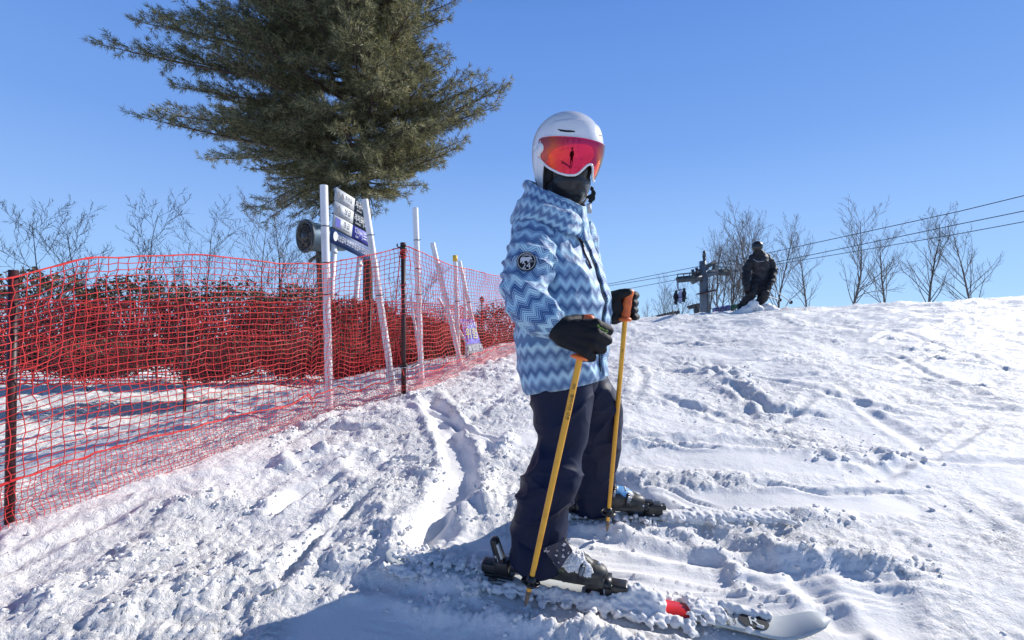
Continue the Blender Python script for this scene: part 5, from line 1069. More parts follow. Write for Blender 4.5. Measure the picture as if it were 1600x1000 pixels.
SKW = noisy(principled('ski_white', (.62, .64, .62), .3), (.55, .57, .55), 12); SKR = noisy(principled('ski_red', (.72, .03, .03), .3), (.62, .02, .02), 20); SKC = noisy(principled('ski_edge_cream', (.50, .46, .30), .4), (.40, .36, .22), 12); SKB = M['black_plastic']
bootmat = noisy(principled('boot_plastic', (.024, .025, .025), .5), (.055, .056, .052), 40, .2, 220, dist=.0008)
def boot_print_mat():
    m = principled('boot_graphic', (.030, .031, .030), .4); b = m.node_tree.nodes['Principled BSDF']; tc = nd(m, 'ShaderNodeTexCoord'); n = nd(m, 'ShaderNodeTexNoise'); n.inputs['Scale'].default_value = 42; n.inputs['Detail'].default_value = 4; n.inputs['Distortion'].default_value = 2.5; lk(m, tc.outputs['Object'], n.inputs[0])
    r = nd(m, 'ShaderNodeValToRGB'); r.color_ramp.interpolation = 'CONSTANT'; e = r.color_ramp.elements; e[0].color = (.030, .031, .030, 1); e[1].position = .70; e[1].color = (.03, .03, .03, 1)
    for p_, c_ in ((.535, (.35, .40, .05)), (.56, (.03, .03, .03)), (.62, (.30, .30, .30)), (.645, (.25, .32, .05))): x = e.new(p_); x.color = (*c_, 1)
    lk(m, n.outputs[0], r.inputs[0]); lk(m, r.outputs[0], b.inputs['Base Color']); return m
bootprint = boot_print_mat()
def make_boot(O, D, Nn, U, S=1.0, snowy=True, seed=0, lean=.10, tongue=None):
    p = lambda x, y, z: O+D*x*S+Nn*y*S+U*z*S; R = Matrix((D, Nn, U)).transposed(); mb = MB()
    ell(mb, p(.245, 0, .042), (.082*S, .047*S, .034*S), R); ell(mb, p(.19, 0, .052), (.09*S, .050*S, .052*S), R); ell(mb, p(.13, 0, .066), (.09*S, .047*S, .062*S), R); ell(mb, p(.055, 0, .062), (.062*S, .045*S, .062*S), R)
    capsule(mb, p(.06, 0, .07), p(.065, 0, .125), .052*S, .044*S, 18); capsule(mb, p(.11, 0, .085), p(.10, 0, .115), .044*S, .040*S, 16)
    mb.box(p(.16, 0, .014), D*.155*S, Nn*.036*S, U*.014*S); me = blob('ski_boot', mb, .0048*S, 3); displace(me, lambda V: .0012*noise3(V[:, 0]*40, V[:, 1]*40, V[:, 2]*40, 33+seed)); b = link('ski_boot', me, bootmat, SK)
    mb = MB(); mb.box(p(.322, 0, .012), D*.016*S, Nn*.033*S, U*.011*S); mb.build('sole_lug', M['black_plastic'], b, smooth=False); mb = MB(); mb.box(p(-.008, 0, .014), D*.014*S, Nn*.031*S, U*.013*S); mb.build('sole_lug', M['black_plastic'], b, smooth=False)
    for x, z, tilt, wr in ((.235, .082, .2, .049), (.165, .112, .55, .050), (.145, .135, .75, .052)):      # buckle straps
        mb = MB(); ax = D*math.cos(tilt)+U*math.sin(tilt)*-1; upv = D*math.sin(tilt)+U*math.cos(tilt); c = p(x, 0, z-.035)
        q_ = [c+Nn*wr*S*math.sin(t)*1.02+upv*.042*S*math.cos(t) for t in np.linspace(-1.9, 1.9, 15)]
        for k in range(14): mb.box((q_[k]+q_[k+1])/2, ax*.0085*S, (q_[k+1]-q_[k])/2*1.05, ((q_[k]+q_[k+1])/2-c).normalized()*.003*S)
        mb.build('buckle_strap', M['black_plastic'], b, smooth=False); mb = MB(); c2 = q_[11]; mb.box(c2+Nn*.005*S, ax*.006*S, (q_[11]-q_[8])/2, Nn*.003*S); mb.build('buckle', M['steel'], b, smooth=False)
    return b, p
# near ski and boot
a0, D1, N1, U1 = ski_frame(G(800, 926), G(1110, 986)); 
if N1.y > 0: N1 = -N1
hx = (P(800, 905, a0.y).x-a0.x)/D1.x; O1 = a0+D1*(hx-.0)-N1*.030; O1.z = float(base(O1.x, O1.y))
ski1 = make_ski('red and white ski of the near foot with a round dark emblem near its tip', O1, D1, N1, U1, -.52, 1.02, True, .022)
sp1_ = lambda x, y, z: O1+D1*x+N1*y+U1*z
boot1, bp1 = make_boot(sp1_(.012, 0, .072), D1, N1, U1, 1.0); boot1['label'] = 'near dark grey boot splashed with clinging snow'
# graphic panels on the boot
mb = MB()
GB = []
def panel_on(boot, c, r1_, r2_, mat, name):
    """a thin skin patch over the boot: nearest surface points pushed out"""
    me = boot.data; V = get_co(me); Nn_ = get_no(me); bm = bmesh.new(); bm.from_mesh(me); bm.verts.ensure_lookup_table(); sel = [f for f in bm.faces if all(((v.co-c[0]).length < r1_ if len(c) == 1 else min((v.co-cc).length for cc in c) < r1_) for v in f.verts) and f.normal.dot(c_side) > .1]
    idx = {}; vs = []; fs_ = []
    for f in sel:
        q_ = []
        for v in f.verts:
            if v.index not in idx: idx[v.index] = len(vs); vs.append(tuple(v.co+v.normal*.0012))
            q_.append(idx[v.index])
        fs_.append(q_)
    bm.free()
    if not vs: return
    m2 = bpy.data.meshes.new(name); m2.from_pydata(vs, [], fs_); m2.update(); m2.polygons.foreach_set('use_smooth', np.ones(len(fs_), bool)); link(name, m2, mat, boot)
c_side = N1
panel_on(boot1, [bp1(.015, .045, .085), bp1(.035, .045, .065)], .026, 0, bootprint, 'printed_panel'); panel_on(boot1, [bp1(.115, .045, .085), bp1(.14, .045, .072), bp1(.165, .045, .06)], .022, 0, bootprint, 'printed_panel')
# binding of the near ski
bd = thing('ski_binding', 'black binding with tall heel lever clamped to the near ski', 'binding', tuple(sp1_(-.05, 0, .03)))
def rbox(name, c, ax, ay, az, mat, parent, bev=.004):
    bm = bmesh.new(); bmesh.ops.create_cube(bm, size=2)
    for v in bm.verts: v.co = Vector(c)+Vector(ax)*v.co.x+Vector(ay)*v.co.y+Vector(az)*v.co.z
    bmesh.ops.recalc_face_normals(bm, faces=bm.faces[:]); bev = min(bev, .8*min(Vector(ax).length, Vector(ay).length, Vector(az).length))
    bmesh.ops.bevel(bm, geom=bm.edges[:], offset=bev, segments=2, affect='EDGES', profile=.6); me = bpy.data.meshes.new(name); bm.to_mesh(me); bm.free(); me.polygons.foreach_set('use_smooth', np.ones(len(me.polygons), bool)); return link(name, me, mat, parent)
rbox('heel_block', sp1_(-.090, 0, .066), D1*.032, N1*.026, U1*.017, M['black_plastic'], bd, .008); rbox('heel_track', sp1_(-.055, 0, .036), D1*.055, N1*.022, U1*.008, M['black_plastic'], bd, .003); rbox('heel_housing', sp1_(-.047, 0, .070), D1*.030, N1*.026, U1*.028, M['black_plastic'], bd, .01)
lt = (D1*-.34+U1).normalized(); lx = lt.cross(N1).normalized(); c = sp1_(-.060, .004, .118)
lever = rbox('heel_lever', c, lx*.019, N1*.019, lt*.062, M['black_plastic'], bd, .010)
bmv = lever.data; V = get_co(bmv); k = ((V-np.array(c))@np.array(lt))/.06; V = V-((V-np.array(c))@np.array(lx))[:, None]*np.array(lx)*(.30*np.clip(k, 0, 1))[:, None]; set_co(bmv, V)
sdw = 1 if lx.dot(D1) > 0 else -1
rbox('lever_sticker', c+lt*.014+lx*sdw*.0135+N1*.0125, lx*.0042, N1*.0072, lt*.028, SKW, lever, .0015)
text_obj('K', .016, c+N1*.0196-lt*.002-lx*sdw*.005, lx*sdw, lt, M['white'], lever); text_obj('I', .016, c+N1*.0196-lt*.016-lx*sdw*.003, lx*sdw, lt, M['white'], lever); text_obj('D', .018, c+N1*.0196-lt*.031, lx*sdw, lt, SKR, lever); text_obj('9', .014, c+N1*.0196-lt*.048+lx*sdw*.003, lx*sdw, lt, M['white'], lever)
rbox('toe_piece', sp1_(.372, 0, .066), D1*.034, N1*.026, U1*.020, M['black_plastic'], bd, .008); rbox('toe_wing', sp1_(.342, .022, .066), D1*.012, N1*.008, U1*.020, M['black_plastic'], bd, .004); rbox('toe_wing', sp1_(.342, -.022, .066), D1*.012, N1*.008, U1*.020, M['black_plastic'], bd, .004); rbox('toe_plate', sp1_(.33, 0, .040), D1*.07, N1*.028, U1*.006, M['black_plastic'], bd, .003)
mb = MB(); mb.tube([sp1_(-.085, .044, .040), sp1_(-.055, .044, .042)], .0065, 8); mb.tube([sp1_(-.055, .044, .042), sp1_(.02, .042, .036)], .0022, 6); mb.build('brake_arm', M['black_plastic'], bd)
# emblem and lettering near the tip
zt = .022+.0085
em = []
def flat_on_ski(pts, mat, name, off=.0006):
    me = bpy.data.meshes.new(name); k = len(pts); zt_ = .022+.0065; V = [tuple(sp1_(a, b, zt_+off+o)) for o in (0, .0012) for a, b in pts]; me.from_pydata(V, [], [list(range(k))[::-1], list(range(k, 2*k))]+[[i, (i+1) % k, k+(i+1) % k, k+i] for i in range(k)]); me.update(); return link(name, me, mat, ski1)
xe = (P(1172, 985, 1.60).x-O1.x)/D1.x
flat_on_ski([(xe+.045*math.cos(t), .036*math.sin(t)) for t in np.linspace(0, 2*PI, 33)[:-1]], M['black'], 'emblem', .0046)
text_obj('R', .062, sp1_(xe+.004, .0, .0358), N1*1.0, D1*-1.0, SKW, ski1, 'lettering', .0005) if False else text_obj('R', .060, sp1_(xe, .002, .0358), (D1-N1*.0), -N1 if U1.dot(D1.cross(-N1)) > 0 else N1, SKW, ski1, 'lettering', .0005)
text_obj('ROSSIGNOL', .017, sp1_(xe-.082, 0, .0345), -N1, -D1 if U1.dot((-N1).cross(-D1)) > 0 else D1, M['black'], ski1, 'lettering', .0004)
flat_on_ski([(xe-.060, -.030), (xe-.0575, -.030), (xe-.0575, .030), (xe-.060, .030)], M['black'], 'stripe', .0048)
# far ski and boot
a1, D2, N2, U2 = ski_frame(G(893, 812), G(1035, 815))
if N2.y > 0: N2 = -N2
O2 = a1+N2*-.02; O2.z = float(base(O2.x, O2.y)); sp2_ = lambda x, y, z: O2+D2*x+N2*y+U2*z
ski2 = make_ski('ski of the far foot, almost wholly buried under a ridge of snow', O2, D2, N2, U2, -.55, .88, False, .010, [SKW, SKW, SKC, SKB], .012)
boot2, bp2 = make_boot(sp2_(.012, 0, .046), D2, N2, U2, 1.0, seed=5, lean=.06); boot2['label'] = 'far dark grey boot with a blue tongue'
c_side = (N2*.2+U2).normalized(); BLT = noisy(principled('blue_tongue', (.10, .30, .62), .4), (.16, .42, .72), 30, .2, 120); panel_on(boot2, [bp2(.15, .0, .135), bp2(.19, 0, .11), bp2(.225, 0, .09)], .045, 0, BLT, 'blue_tongue')
bd2 = thing('ski_binding', 'black toe and heel binding on the far ski dusted with snow', 'binding', tuple(sp2_(0, 0, .03)))
rbox('toe_piece', sp2_(.375, 0, .050), D2*.040, N2*.028, U2*.024, M['black_plastic'], bd2, .008); rbox('toe_wing', sp2_(.335, .02, .062), D2*.016, N2*.010, U2*.020, M['black_plastic'], bd2, .004); rbox('toe_lever', sp2_(.415, 0, .058), D2*.018, N2*.018, U2*.010, M['black_plastic'], bd2, .004); rbox('toe_lever', sp2_(.355, .0, .080), D2*.020, N2*.016, U2*.006, M['black_plastic'], bd2, .003); rbox('heel_block', sp2_(-.045, 0, .044), D2*.04, N2*.028, U2*.022, M['black_plastic'], bd2, .008); rbox('toe_plate', sp2_(.33, 0, .022), D2*.07, N2*.03, U2*.006, M['black_plastic'], bd2, .003)

# poles
def make_pole(label, gtop, gbot, tip, basket_t, rs, rg_, txt, fl=.030, name='ski_pole'):
    o = thing(name, label, 'ski pole', tuple(tip)); ax = (gbot-tip).normalized(); L = (gbot-tip).length
    mb = MB(); mb.tube([tip+ax*.03, tip.lerp(gbot, .3), tip.lerp(gbot, .7), gbot+ax*.02], [rs*.78, rs*.9, rs, rs*1.02], 16, cap=False); mb.build('shaft', M['gold'], o)
    mb = MB(); mb.tube([tip-ax*.02, tip+ax*.005, tip+ax*.032], [rs*.25, rs*.75, rs*.8], 12); mb.build('tip', noisy(principled('worn_tip', (.16, .10, .06), .5), (.25, .2, .14), 60), o)
    gx = (gtop-gbot); gl_ = gx.length; gx.normalize(); mb = MB(); prof = [(0, 1.0), (.08, 1.05), (.2, 1.2), (.35, 1.08), (.5, 1.2), (.65, 1.05), (.8, 1.15), (.93, 1.3), (1.0, 1.2), (1.03, .7)]; mb.tube([gbot+gx*gl_*a for a, _ in prof], [rg_*b for _, b in prof], 20); mb.build('grip', M['orange'], o)
    mb = MB(); sidev = Vector((1, 0, 0)); mb.tube([gbot-ax*.004, gbot+ax*.003, gbot+ax*.010, gbot+ax*.014], [fl*.75, fl, fl*.8, rg_*1.0], 28); mb.build('grip_flange', M['orange'], o)
    bc = tip.lerp(gbot, basket_t); mb = MB(); u = ax.cross(Vector((0, 1, 0))).normalized(); v = u.cross(ax); Rb = .030
    mb.tube([bc-ax*.014, bc+ax*.004, bc+ax*.022], [rs*1.5, rs*1.7, rs*1.15], 16); mb.tube([bc+u*Rb*math.cos(t)+v*Rb*math.sin(t) for t in np.linspace(0, 2*PI, 33)], .0032, 6, cap=False)
    nseg = 24
    for k in range(6):
        t0 = k*PI/3; V = []
        for r_ in (rs*1.2, Rb*.98):
            for t in np.linspace(t0+.12, t0+.75, 6): V.append(tuple(bc+u*r_*math.cos(t)+v*r_*math.sin(t)-ax*.002)); V.append(tuple(bc+u*r_*math.cos(t)+v*r_*math.sin(t)+ax*.002))
        F_ = []
        for i in range(5): a = 2*i; F_ += [(a, a+2, 12+a+2, 12+a), (a+1, 12+a+1, 12+a+3, a+3), (a, a+1, a+3, a+2), (12+a, 12+a+2, 12+a+3, 12+a+1)]
        mb.add(V, None, F_)
    mb.build('basket', M['black_plastic'], o)
    if txt:
        n = Vector((0, -1, 0)); ey_ = ax.cross(n).normalized(); exx = -ax
        nn_ = exx.cross(ey_)
        if nn_.y > 0: ey_ = -ey_
        for s_, t_, sz in txt: text_obj(s_, sz, tip.lerp(gbot, t_)+Vector((0, -rs*1.02, 0))-Vector((0, 0, 0)), exx, ey_, M['black'], o, 'lettering', .0004, font_scale=(1, .9))
    return o
tipN = P(823, 938, 1.605); gbN = P(906, 560, 1.602); gtN = P(921, 494, 1.608)
make_pole('yellow ski pole held in the near glove, its basket in front of the near boot', gtN, gbN, tipN, .075, .0108, .0145, [('m', .885, .024), ('엘리시안 강촌', .80, .0155)], .034)
tg_ = G(949, 822); tipF = P(949, 824, 2.085); make_pole('yellow ski pole held in the far glove, planted beside the far boot', P(983, 453, 1.955), P(976.5, 500, 1.96), tipF, .075, .0098, .0165, [('~', .86, .03)], .030)

# snow heaped round the boots and skis
def ridge_crumbs(fn, n, seed, rmin, rmax, spread):
    rg = np.random.default_rng(seed); P3 = []; R3 = []
    for _ in range(n):
        c, h = fn(rg); r = rmin+(rmax-rmin)*rg.random()**2.5; P3.append(tuple(c)); R3.append(r)
    return np.array(P3), np.array(R3)
def f1(rg):
    x = rg.uniform(.36, .52) if rg.random() < .6 else rg.uniform(.05, .45); y = rg.normal(0, .022) if x > .36 else rg.uniform(.035, .055); h = .055*math.exp(-((x-.44)/.11)**2)*math.exp(-(y/.03)**2)
    if x < .36: h = .012
    return sp1_(x, y, .030+h*rg.uniform(.5, 1)), 0
p1, r1_ = ridge_crumbs(f1, 900, 1, .004, .020, 0)
def f1b(rg):
    x = rg.uniform(-.50, .62); y = rg.choice([-1, 1])*abs(rg.normal(.060, .018)); 
    if y > 0: y = abs(rg.normal(.066, .015))
    return sp1_(x, y, .012+.018*rg.random()), 0
p2, r2_ = ridge_crumbs(f1b, 1100, 2, .004, .019, 0)
def f1c(rg):
    x = rg.choice([rg.uniform(.60, .70), rg.uniform(.70, .86), rg.uniform(-.5, -.12)]); y = rg.normal(-.012, .024)
    if .50 < x < .61 and rg.random() < .8: y = -.05
    if x > xe-.09 and abs(y) < .028: y = -.04
    return sp1_(x, y, .032+.012*rg.random()), 0
p3, r3_ = ridge_crumbs(f1c, 700, 3, .004, .016, 0)
def f2(rg):
    x = rg.uniform(-.5, .98); y = rg.choice([-1, 1])*abs(rg.normal(.05, .02)) if x < .36 else rg.normal(0, .035); return sp2_(x, y, .008+.025*rg.random()), 0
p4, r4_ = ridge_crumbs(f2, 900, 4, .004, .017, 0)
o = link('snow_on_skis', crumbs('snow_on_skis', np.vstack([p1, p2, p3, p4]), np.concatenate([r1_, r2_, r3_, r4_]), 17, 1, .8, fuse=.0040), M['snow']); tag(o, 'crumbly snow heaped over and along both skis', 'snow', kind='stuff')
# solid drift over the toe of the near ski
mb = MB()
for x, h, w in ((.365, .036, .040), (.40, .042, .045), (.44, .040, .045), (.49, .034, .042)): ell(mb, sp1_(x, 0, .034), (.045, w, h), None, 3)
for x in np.linspace(.44, .95, 12): ell(mb, sp2_(float(x), 0, .008), (.05, .055, .034), None, 2)
for x in np.linspace(.0, .42, 9): ell(mb, sp1_(float(x), .046, .030), (.04, .016, .016), None, 2)
me = blob('snow_drift', mb, .006, 3); displace(me, lambda V: .009*np.abs(noise3(V[:, 0]*26, V[:, 1]*26, V[:, 2]*26, 3))+.005*noise3(V[:, 0]*60, V[:, 1]*60, V[:, 2]*60, 4)-.002); o = link('snow_drift', me, M['snow']); tag(o, 'small drift of snow packed over the toe of the near ski', 'snow', kind='stuff')
# snow clinging to the tongue of the near boot
me = boot1.data; V = get_co(me); Nn_ = get_no(me); loc = (V-np.array(bp1(0, 0, 0))); lxx = loc@np.array(D1); lzz = loc@np.array(U1); up = Nn_@np.array((D1*.35+U1+N1*.45).normalized()); k = (up > .45) & (lxx > .12) & (lxx < .30) & (lzz < .145) & (noise3(V[:, 0]*22, V[:, 1]*22, V[:, 2]*22, 2) > -.28+.7*sstep(.20, .32, lxx))
idx = np.where(k)[0]; rg = np.random.default_rng(8); idx = rg.choice(idx, min(len(idx), 1500), replace=False) if len(idx) else idx; rr = .0015+.006*rg.random(len(idx))**2.5; link('clinging_snow', crumbs('clinging_snow', V[idx]+Nn_[idx]*.001, rr, 23, 1, 1.0, fuse=.0019), M['snow'], boot1, kind='stuff')
me = boot2.data; V = get_co(me); Nn_ = get_no(me); loc = (V-np.array(bp2(0, 0, 0))); lxx = loc@np.array(D2); k = (Nn_[:, 2] > .4) & (lxx > .23) & (noise3(V[:, 0]*30, V[:, 1]*30, V[:, 2]*30, 2) > .1); idx = np.where(k)[0]; idx = rg.choice(idx, min(len(idx), 160), replace=False); link('clinging_snow', crumbs('clinging_snow', V[idx]+Nn_[idx]*.001, rg.uniform(.002, .005, len(idx)), 24, 1, 1.0), M['snow'], boot2, kind='stuff')
TSTEEL = noisy(principled('painted_steel_tower', (.13, .155, .19), .5, .2), (.09, .11, .135), 3)
# ================================================================= LIFT, FAR SKIER, MATS
YT = 45.0; tb = P(1100, 500, YT); tt_ = P(1096.5, 412, YT)
tower = thing('lift_tower', 'grey steel chairlift pylon with cross arms and sheave trains beyond the crest', 'lift tower', (tb.x, YT, tb.z-4))
mb = MB(); a = Vector((tb.x, YT, tb.z-4)); b = P(1098, 408, YT); mb.tube([a, P(1102, 495, YT), P(1100, 455, YT), b], [.50, .46, .40, .30], 16); mb.build('column', TSTEEL, tower)
def bars(lst, r, name, mat, parent, dY=0):
    mb = MB()
    for q_ in lst: mb.tube([P(x, y, YT+(z if z else 0)+dY) for x, y, z in q_], r, 6)
    return mb.build(name, mat, parent)
bars([[(1080, 440, 0), (1098, 431, 0), (1120, 424, 0)]], .34, 'cross_arm', TSTEEL, tower); bars([[(1082, 430, 0), (1118, 409, 0)], [(1082, 430, .3), (1118, 409, .3)]], .2, 'lifting_frame', M['darksteel'], tower)
bars([[(1082, 421, 0), (1085, 437, 0)], [(1117, 409, 0), (1113, 428, 0)], [(1088, 418, 0), (1092, 434, 0)], [(1108, 413, 0), (1098, 430, 0)], [(1100, 400, 0), (1101, 412, 0)], [(1100.5, 392, 0), (1100.5, 402, 0)]], .14, 'brace', M['darksteel'], tower)
for (x0, y0, x1, y1, z0) in ((1058, 438, 1096, 434, -.8), (1113, 426, 1141, 427, .9)):
    mb = MB(); mb.tube([P(x0, y0, YT+z0), P(x1, y1, YT+z0)], .27, 6); mb.build('sheave_beam', M['darksteel'], tower)
    for k in range(7):
        t = (k+.3)/7; c = P(x0+(x1-x0)*t, y0+(y1-y0)*t+(-2.0), YT+z0); mb = MB(); mb.tube([c-Vector((0, .09, 0)), c+Vector((0, .09, 0))], .21, 12); mb.build('sheave', M['darksteel'], tower)
    mb = MB()
    for k in range(5):
        t = k/4; mb.tube([P(x0+(x1-x0)*t, y0+(y1-y0)*t, YT+z0), P(x0+(x1-x0)*t+1, y0+(y1-y0)*t-10, YT+z0)], .045, 5)
    for dy in (-5, -9.5): mb.tube([P(x0, y0+dy, YT+z0), P(x1, y1+dy, YT+z0)], .04, 5)
    mb.build('railing', M['darksteel'], tower)
mb = MB(); c = P(1103.5, 456.5, YT-.5); mb.box(c, (P(1116, 453.5, YT-.5)-P(1092, 459, YT-.5))/2, (0, .5, 0), (0, 0, .07)); mb.build('platform', M['post'], tower, smooth=False)
mb = MB(); mb.tube([P(1106, 432, YT-.5), P(1106, 500, YT-.5)], .025, 5); mb.tube([P(1109, 432, YT-.5), P(1109, 500, YT-.5)], .025, 5)
for k in range(22): mb.tube([P(1106, 434+k*3, YT-.5), P(1109, 434+k*3, YT-.5)], .02, 4)
mb.build('ladder', M['darksteel'], tower)
# lower tower heads peeping over the crest
for i, (x0, y0, x1, y1, Y, lab) in enumerate(((1019, 499, 1060, 490, 60, 'dark sheave train of a lower lift pylon peeping over the crest at the left'), (1076, 482, 1101, 477, 66, 'dark sheave train of the lower lift pylon just left of the big pylon'))):
    o = thing('sheave_train', lab, 'lift machinery', tuple(P((x0+x1)/2, y1+14, Y)))
    mb = MB(); mb.tube([P(x0, y0, Y), P(x1, y1, Y)], .17, 6); mb.tube([P((x0+x1)/2, (y0+y1)/2, Y), P((x0+x1)/2+3, y1+30, Y)], .45, 10); mb.tube([P(x0+2, y0-4.5, Y), P(x1-2, y1-4.5, Y)], .06, 5); mb.build('beam', M['darksteel'], o)
    for k in range(9): t = k/8; c = P(x0+(x1-x0)*t, y0+(y1-y0)*t-2.2, Y); mb = MB(); mb.tube([c-Vector((0, .1, 0)), c+Vector((0, .1, 0))], .20, 10); mb.build('sheave', M['darksteel'], o)
    mb = MB()
    for k in range(5): t = k/4; mb.tube([P(x0+(x1-x0)*t, y0+(y1-y0)*t, Y), P(x0+(x1-x0)*t, y0+(y1-y0)*t-9, Y)], .03, 4)
    mb.build('railing', M['darksteel'], o)
# cables run down to the left and on past the tower
def cable(pts, label, r=.028):
    mb = MB(); pts = [P(*p) for p in pts]; q = []
    for i in range(len(pts)-1):
        for t in np.linspace(0, 1, 14)[:-1]: p = pts[i].lerp(pts[i+1], t); p.z -= .25*4*t*(1-t)*((pts[i+1]-pts[i]).length/30)*.12; q.append(p)
    q.append(pts[-1]); mb.tube(q, r, 5); o = mb.build('lift_cable', M['darksteel']); tag(o, label, 'cable', 'lift cables'); return o
cable([(560, 500, 70), (955, 443, 52), (1088, 417, YT), (1141, 408, 42), (1500, 330, 30), (1900, 232, 24)], 'uppermost lift cable running over the top of the pylon')
cable([(560, 505, 70), (955, 446, 52), (1058, 429, YT), (1141, 424, 43), (1500, 350, 30), (1900, 268, 24)], 'middle lift cable along the pylon arm')
cable([(560, 520, 66), (955, 456, 50), (1058, 437, YT-.8), (1096, 432, YT-.8), (1141, 425, 43), (1500, 365, 30), (1900, 290, 24)], 'lowest lift cable from which the chair hangs', .025)
# chair with riders
ch = thing('lift_chair', 'lift chair with riders hanging from the left arm of the pylon', 'lift chair', tuple(P(1060, 440, YT-.8))); YC = YT-.8
pc_ = lambda x, y, z=0: P(x, y, YC+z)
mb = MB(); mb.tube([pc_(1059, 437), pc_(1058.5, 446), pc_(1060, 452), pc_(1063, 454)], .09, 8); mb.build('hanger', M['steel'], ch)
mb = MB(); mb.tube([pc_(1070, 467), pc_(1072, 458), pc_(1069, 452), pc_(1061, 453), pc_(1054, 458), pc_(1052, 464), pc_(1054, 469)], .05, 8); mb.tube([pc_(1070, 467, .4), pc_(1072, 458, .4), pc_(1069, 452, .2)], .04, 8); mb.build('frame', M['steel'], ch)
mb = MB(); mb.box(pc_(1063, 469), (pc_(1072, 466)-pc_(1054, 472))/2, (0, .25, 0), (0, 0, .06)); mb.build('seat', M['darksteel'], ch, smooth=False); mb = MB(); mb.box(pc_(1063, 463, .25), (pc_(1071, 460, .25)-pc_(1055, 466, .25))/2, (0, .04, 0), (0, 0, .24)); mb.build('backrest', principled('chair_back', (.35, .37, .48), .5), ch, smooth=False)
FARM = {'dark': principled('dark_ski_wear', (.012, .012, .016), .7), 'lilac': principled('pale_ski_wear', (.40, .40, .55), .7)}
for i, (x, m_, lab) in enumerate(((1056.5, 'dark', 'rider in dark clothes at the left of the lift chair'), (1063.5, 'lilac', 'rider in pale clothes in the middle of the lift chair'), (1069, 'dark', 'rider in dark clothes at the right of the lift chair'))):
    o = thing('person', lab, 'person', tuple(pc_(x, 469, -.1))); mb = MB(); y = 468-(x-1056)*.3; capsule(mb, pc_(x, y-1, -.1), pc_(x, y-7, 0), .17, .19, 10); ell(mb, pc_(x, y-12, -.02), (.13, .13, .15), None, 2); capsule(mb, pc_(x-1, y, -.15), pc_(x-1.6, y+.5, -.6), .1, .08, 8); capsule(mb, pc_(x-1.6, y+.5, -.6), pc_(x-2, y+7, -.65), .08, .07, 8); capsule(mb, pc_(x+1.4, y, -.15), pc_(x+1.0, y+.5, -.6), .1, .08, 8); capsule(mb, pc_(x+1.0, y+.5, -.6), pc_(x+.6, y+7, -.65), .08, .07, 8); capsule(mb, pc_(x-2.5, y-8, -.05), pc_(x-2.5, y-3, -.3), .07, .06, 8)
    link('body', blob('body', mb, .035, 2), FARM[m_], o); mb = MB(); mb.box(pc_(x-.5, y+8, -.85), (.35, .12, -.05), (0, .05, 0), (0, 0, .015)); 
    sk = mb.build('skis', M['black_plastic'], o, smooth=False)
# crash mats along the crest
def mat_pad(x0, y0, x1, y1, Y, h, col, lab):
    a = P(x0, y0, Y); b = P(x1, y1, Y); o = thing('crash_mat', lab, 'crash mat', tuple((a+b)/2), 'padded mats on the crest'); ax = (b-a)/2
    n = 3
    for k in range(n): rbox('mat_section', a.lerp(b, (k+.5)/n)+Vector((0, 0, h*.3)), ax/n*.97, (0, .12, 0), (0, 0, h*.55), col, o, .03)
mat_pad(1115, 488, 1139, 483, 13.4, .14, principled('blue_vinyl', (.06, .075, .24), .45), 'blue padded mat lying on the crest right of the pylon foot'); mat_pad(1139, 483, 1168, 477, 13.6, .12, principled('green_vinyl', (.015, .085, .055), .45), 'green padded mat on the crest between the blue mat and the descending skier')
# skier descending at the right
YS = 12.3; o = thing('person', 'distant skier in black braking on the crest in a spray of snow', 'person', tuple(P(1180, 488, YS))); ps = lambda x, y, z=0: P(x, y, YS+z); mb = MB()
capsule(mb, ps(1189, 430), ps(1187, 408, -.05), .17, .20, 16); capsule(mb, ps(1187, 408, -.05), ps(1186, 398, -.08), .19, .14, 14); capsule(mb, ps(1186, 398, -.08), ps(1184, 391, -.12), .09, .08, 10)
for pts, rr in (([ps(1177, 404, -.05), ps(1167, 421, -.05), ps(1165, 440, -.2), ps(1167, 452, -.28)], (.115, .105, .085, .065)), ([ps(1198, 404, -.05), ps(1208, 420, -.05), ps(1207, 436, -.25), ps(1202, 447, -.4)], (.115, .105, .085, .065)), ([ps(1183, 434), ps(1175, 459, -.2), ps(1160, 477, 0)], (.150, .120, .10)), ([ps(1194, 434), ps(1194, 459, -.25), ps(1183, 483, 0)], (.150, .120, .10)), ([ps(1160, 478), ps(1155, 482, -.12)], (.085, .06)), ([ps(1183, 484), ps(1177, 487, -.12)], (.085, .06))):
    for a, b, ra, rb in zip(pts[:-1], pts[1:], rr[:-1], rr[1:]): capsule(mb, a, b, ra, rb, 12)
me = blob('body', mb, .018, 2); displace(me, lambda V: .016*noise3(V[:, 0]*9, V[:, 1]*9, V[:, 2]*9, 3)+.022*(ridge(noise3(V[:, 0]*6, V[:, 1]*6, V[:, 2]*11, 4), 4)-.2)); bo = link('body', me, FARM['dark'], o)
GJ, TJ = tube_grid([ps(1190, 441), ps(1189, 432), ps(1187.5, 414, -.03), ps(1186, 401, -.07), ps(1185, 396, -.1)], [.215, .205, .225, .20, .11], .85, 60, 60); q = GJ.reshape(-1, 3); GJ = GJ+grid_normals(GJ)*(.014*noise3(q[:, 0]*8, q[:, 1]*8, q[:, 2]*12, 9)).reshape(GJ.shape[:2])[..., None]; link('jacket', grid_mesh('jacket', GJ), noisy(principled('charcoal_shell', (.020, .020, .026), .6), (.03, .03, .038), 6), o)
mb = MB(); mb.tube([ps(1177, 405, -.24), ps(1184, 409, -.27), ps(1194, 408, -.25)], .012, 5); mb.build('pocket_seam', M['steel'], o)
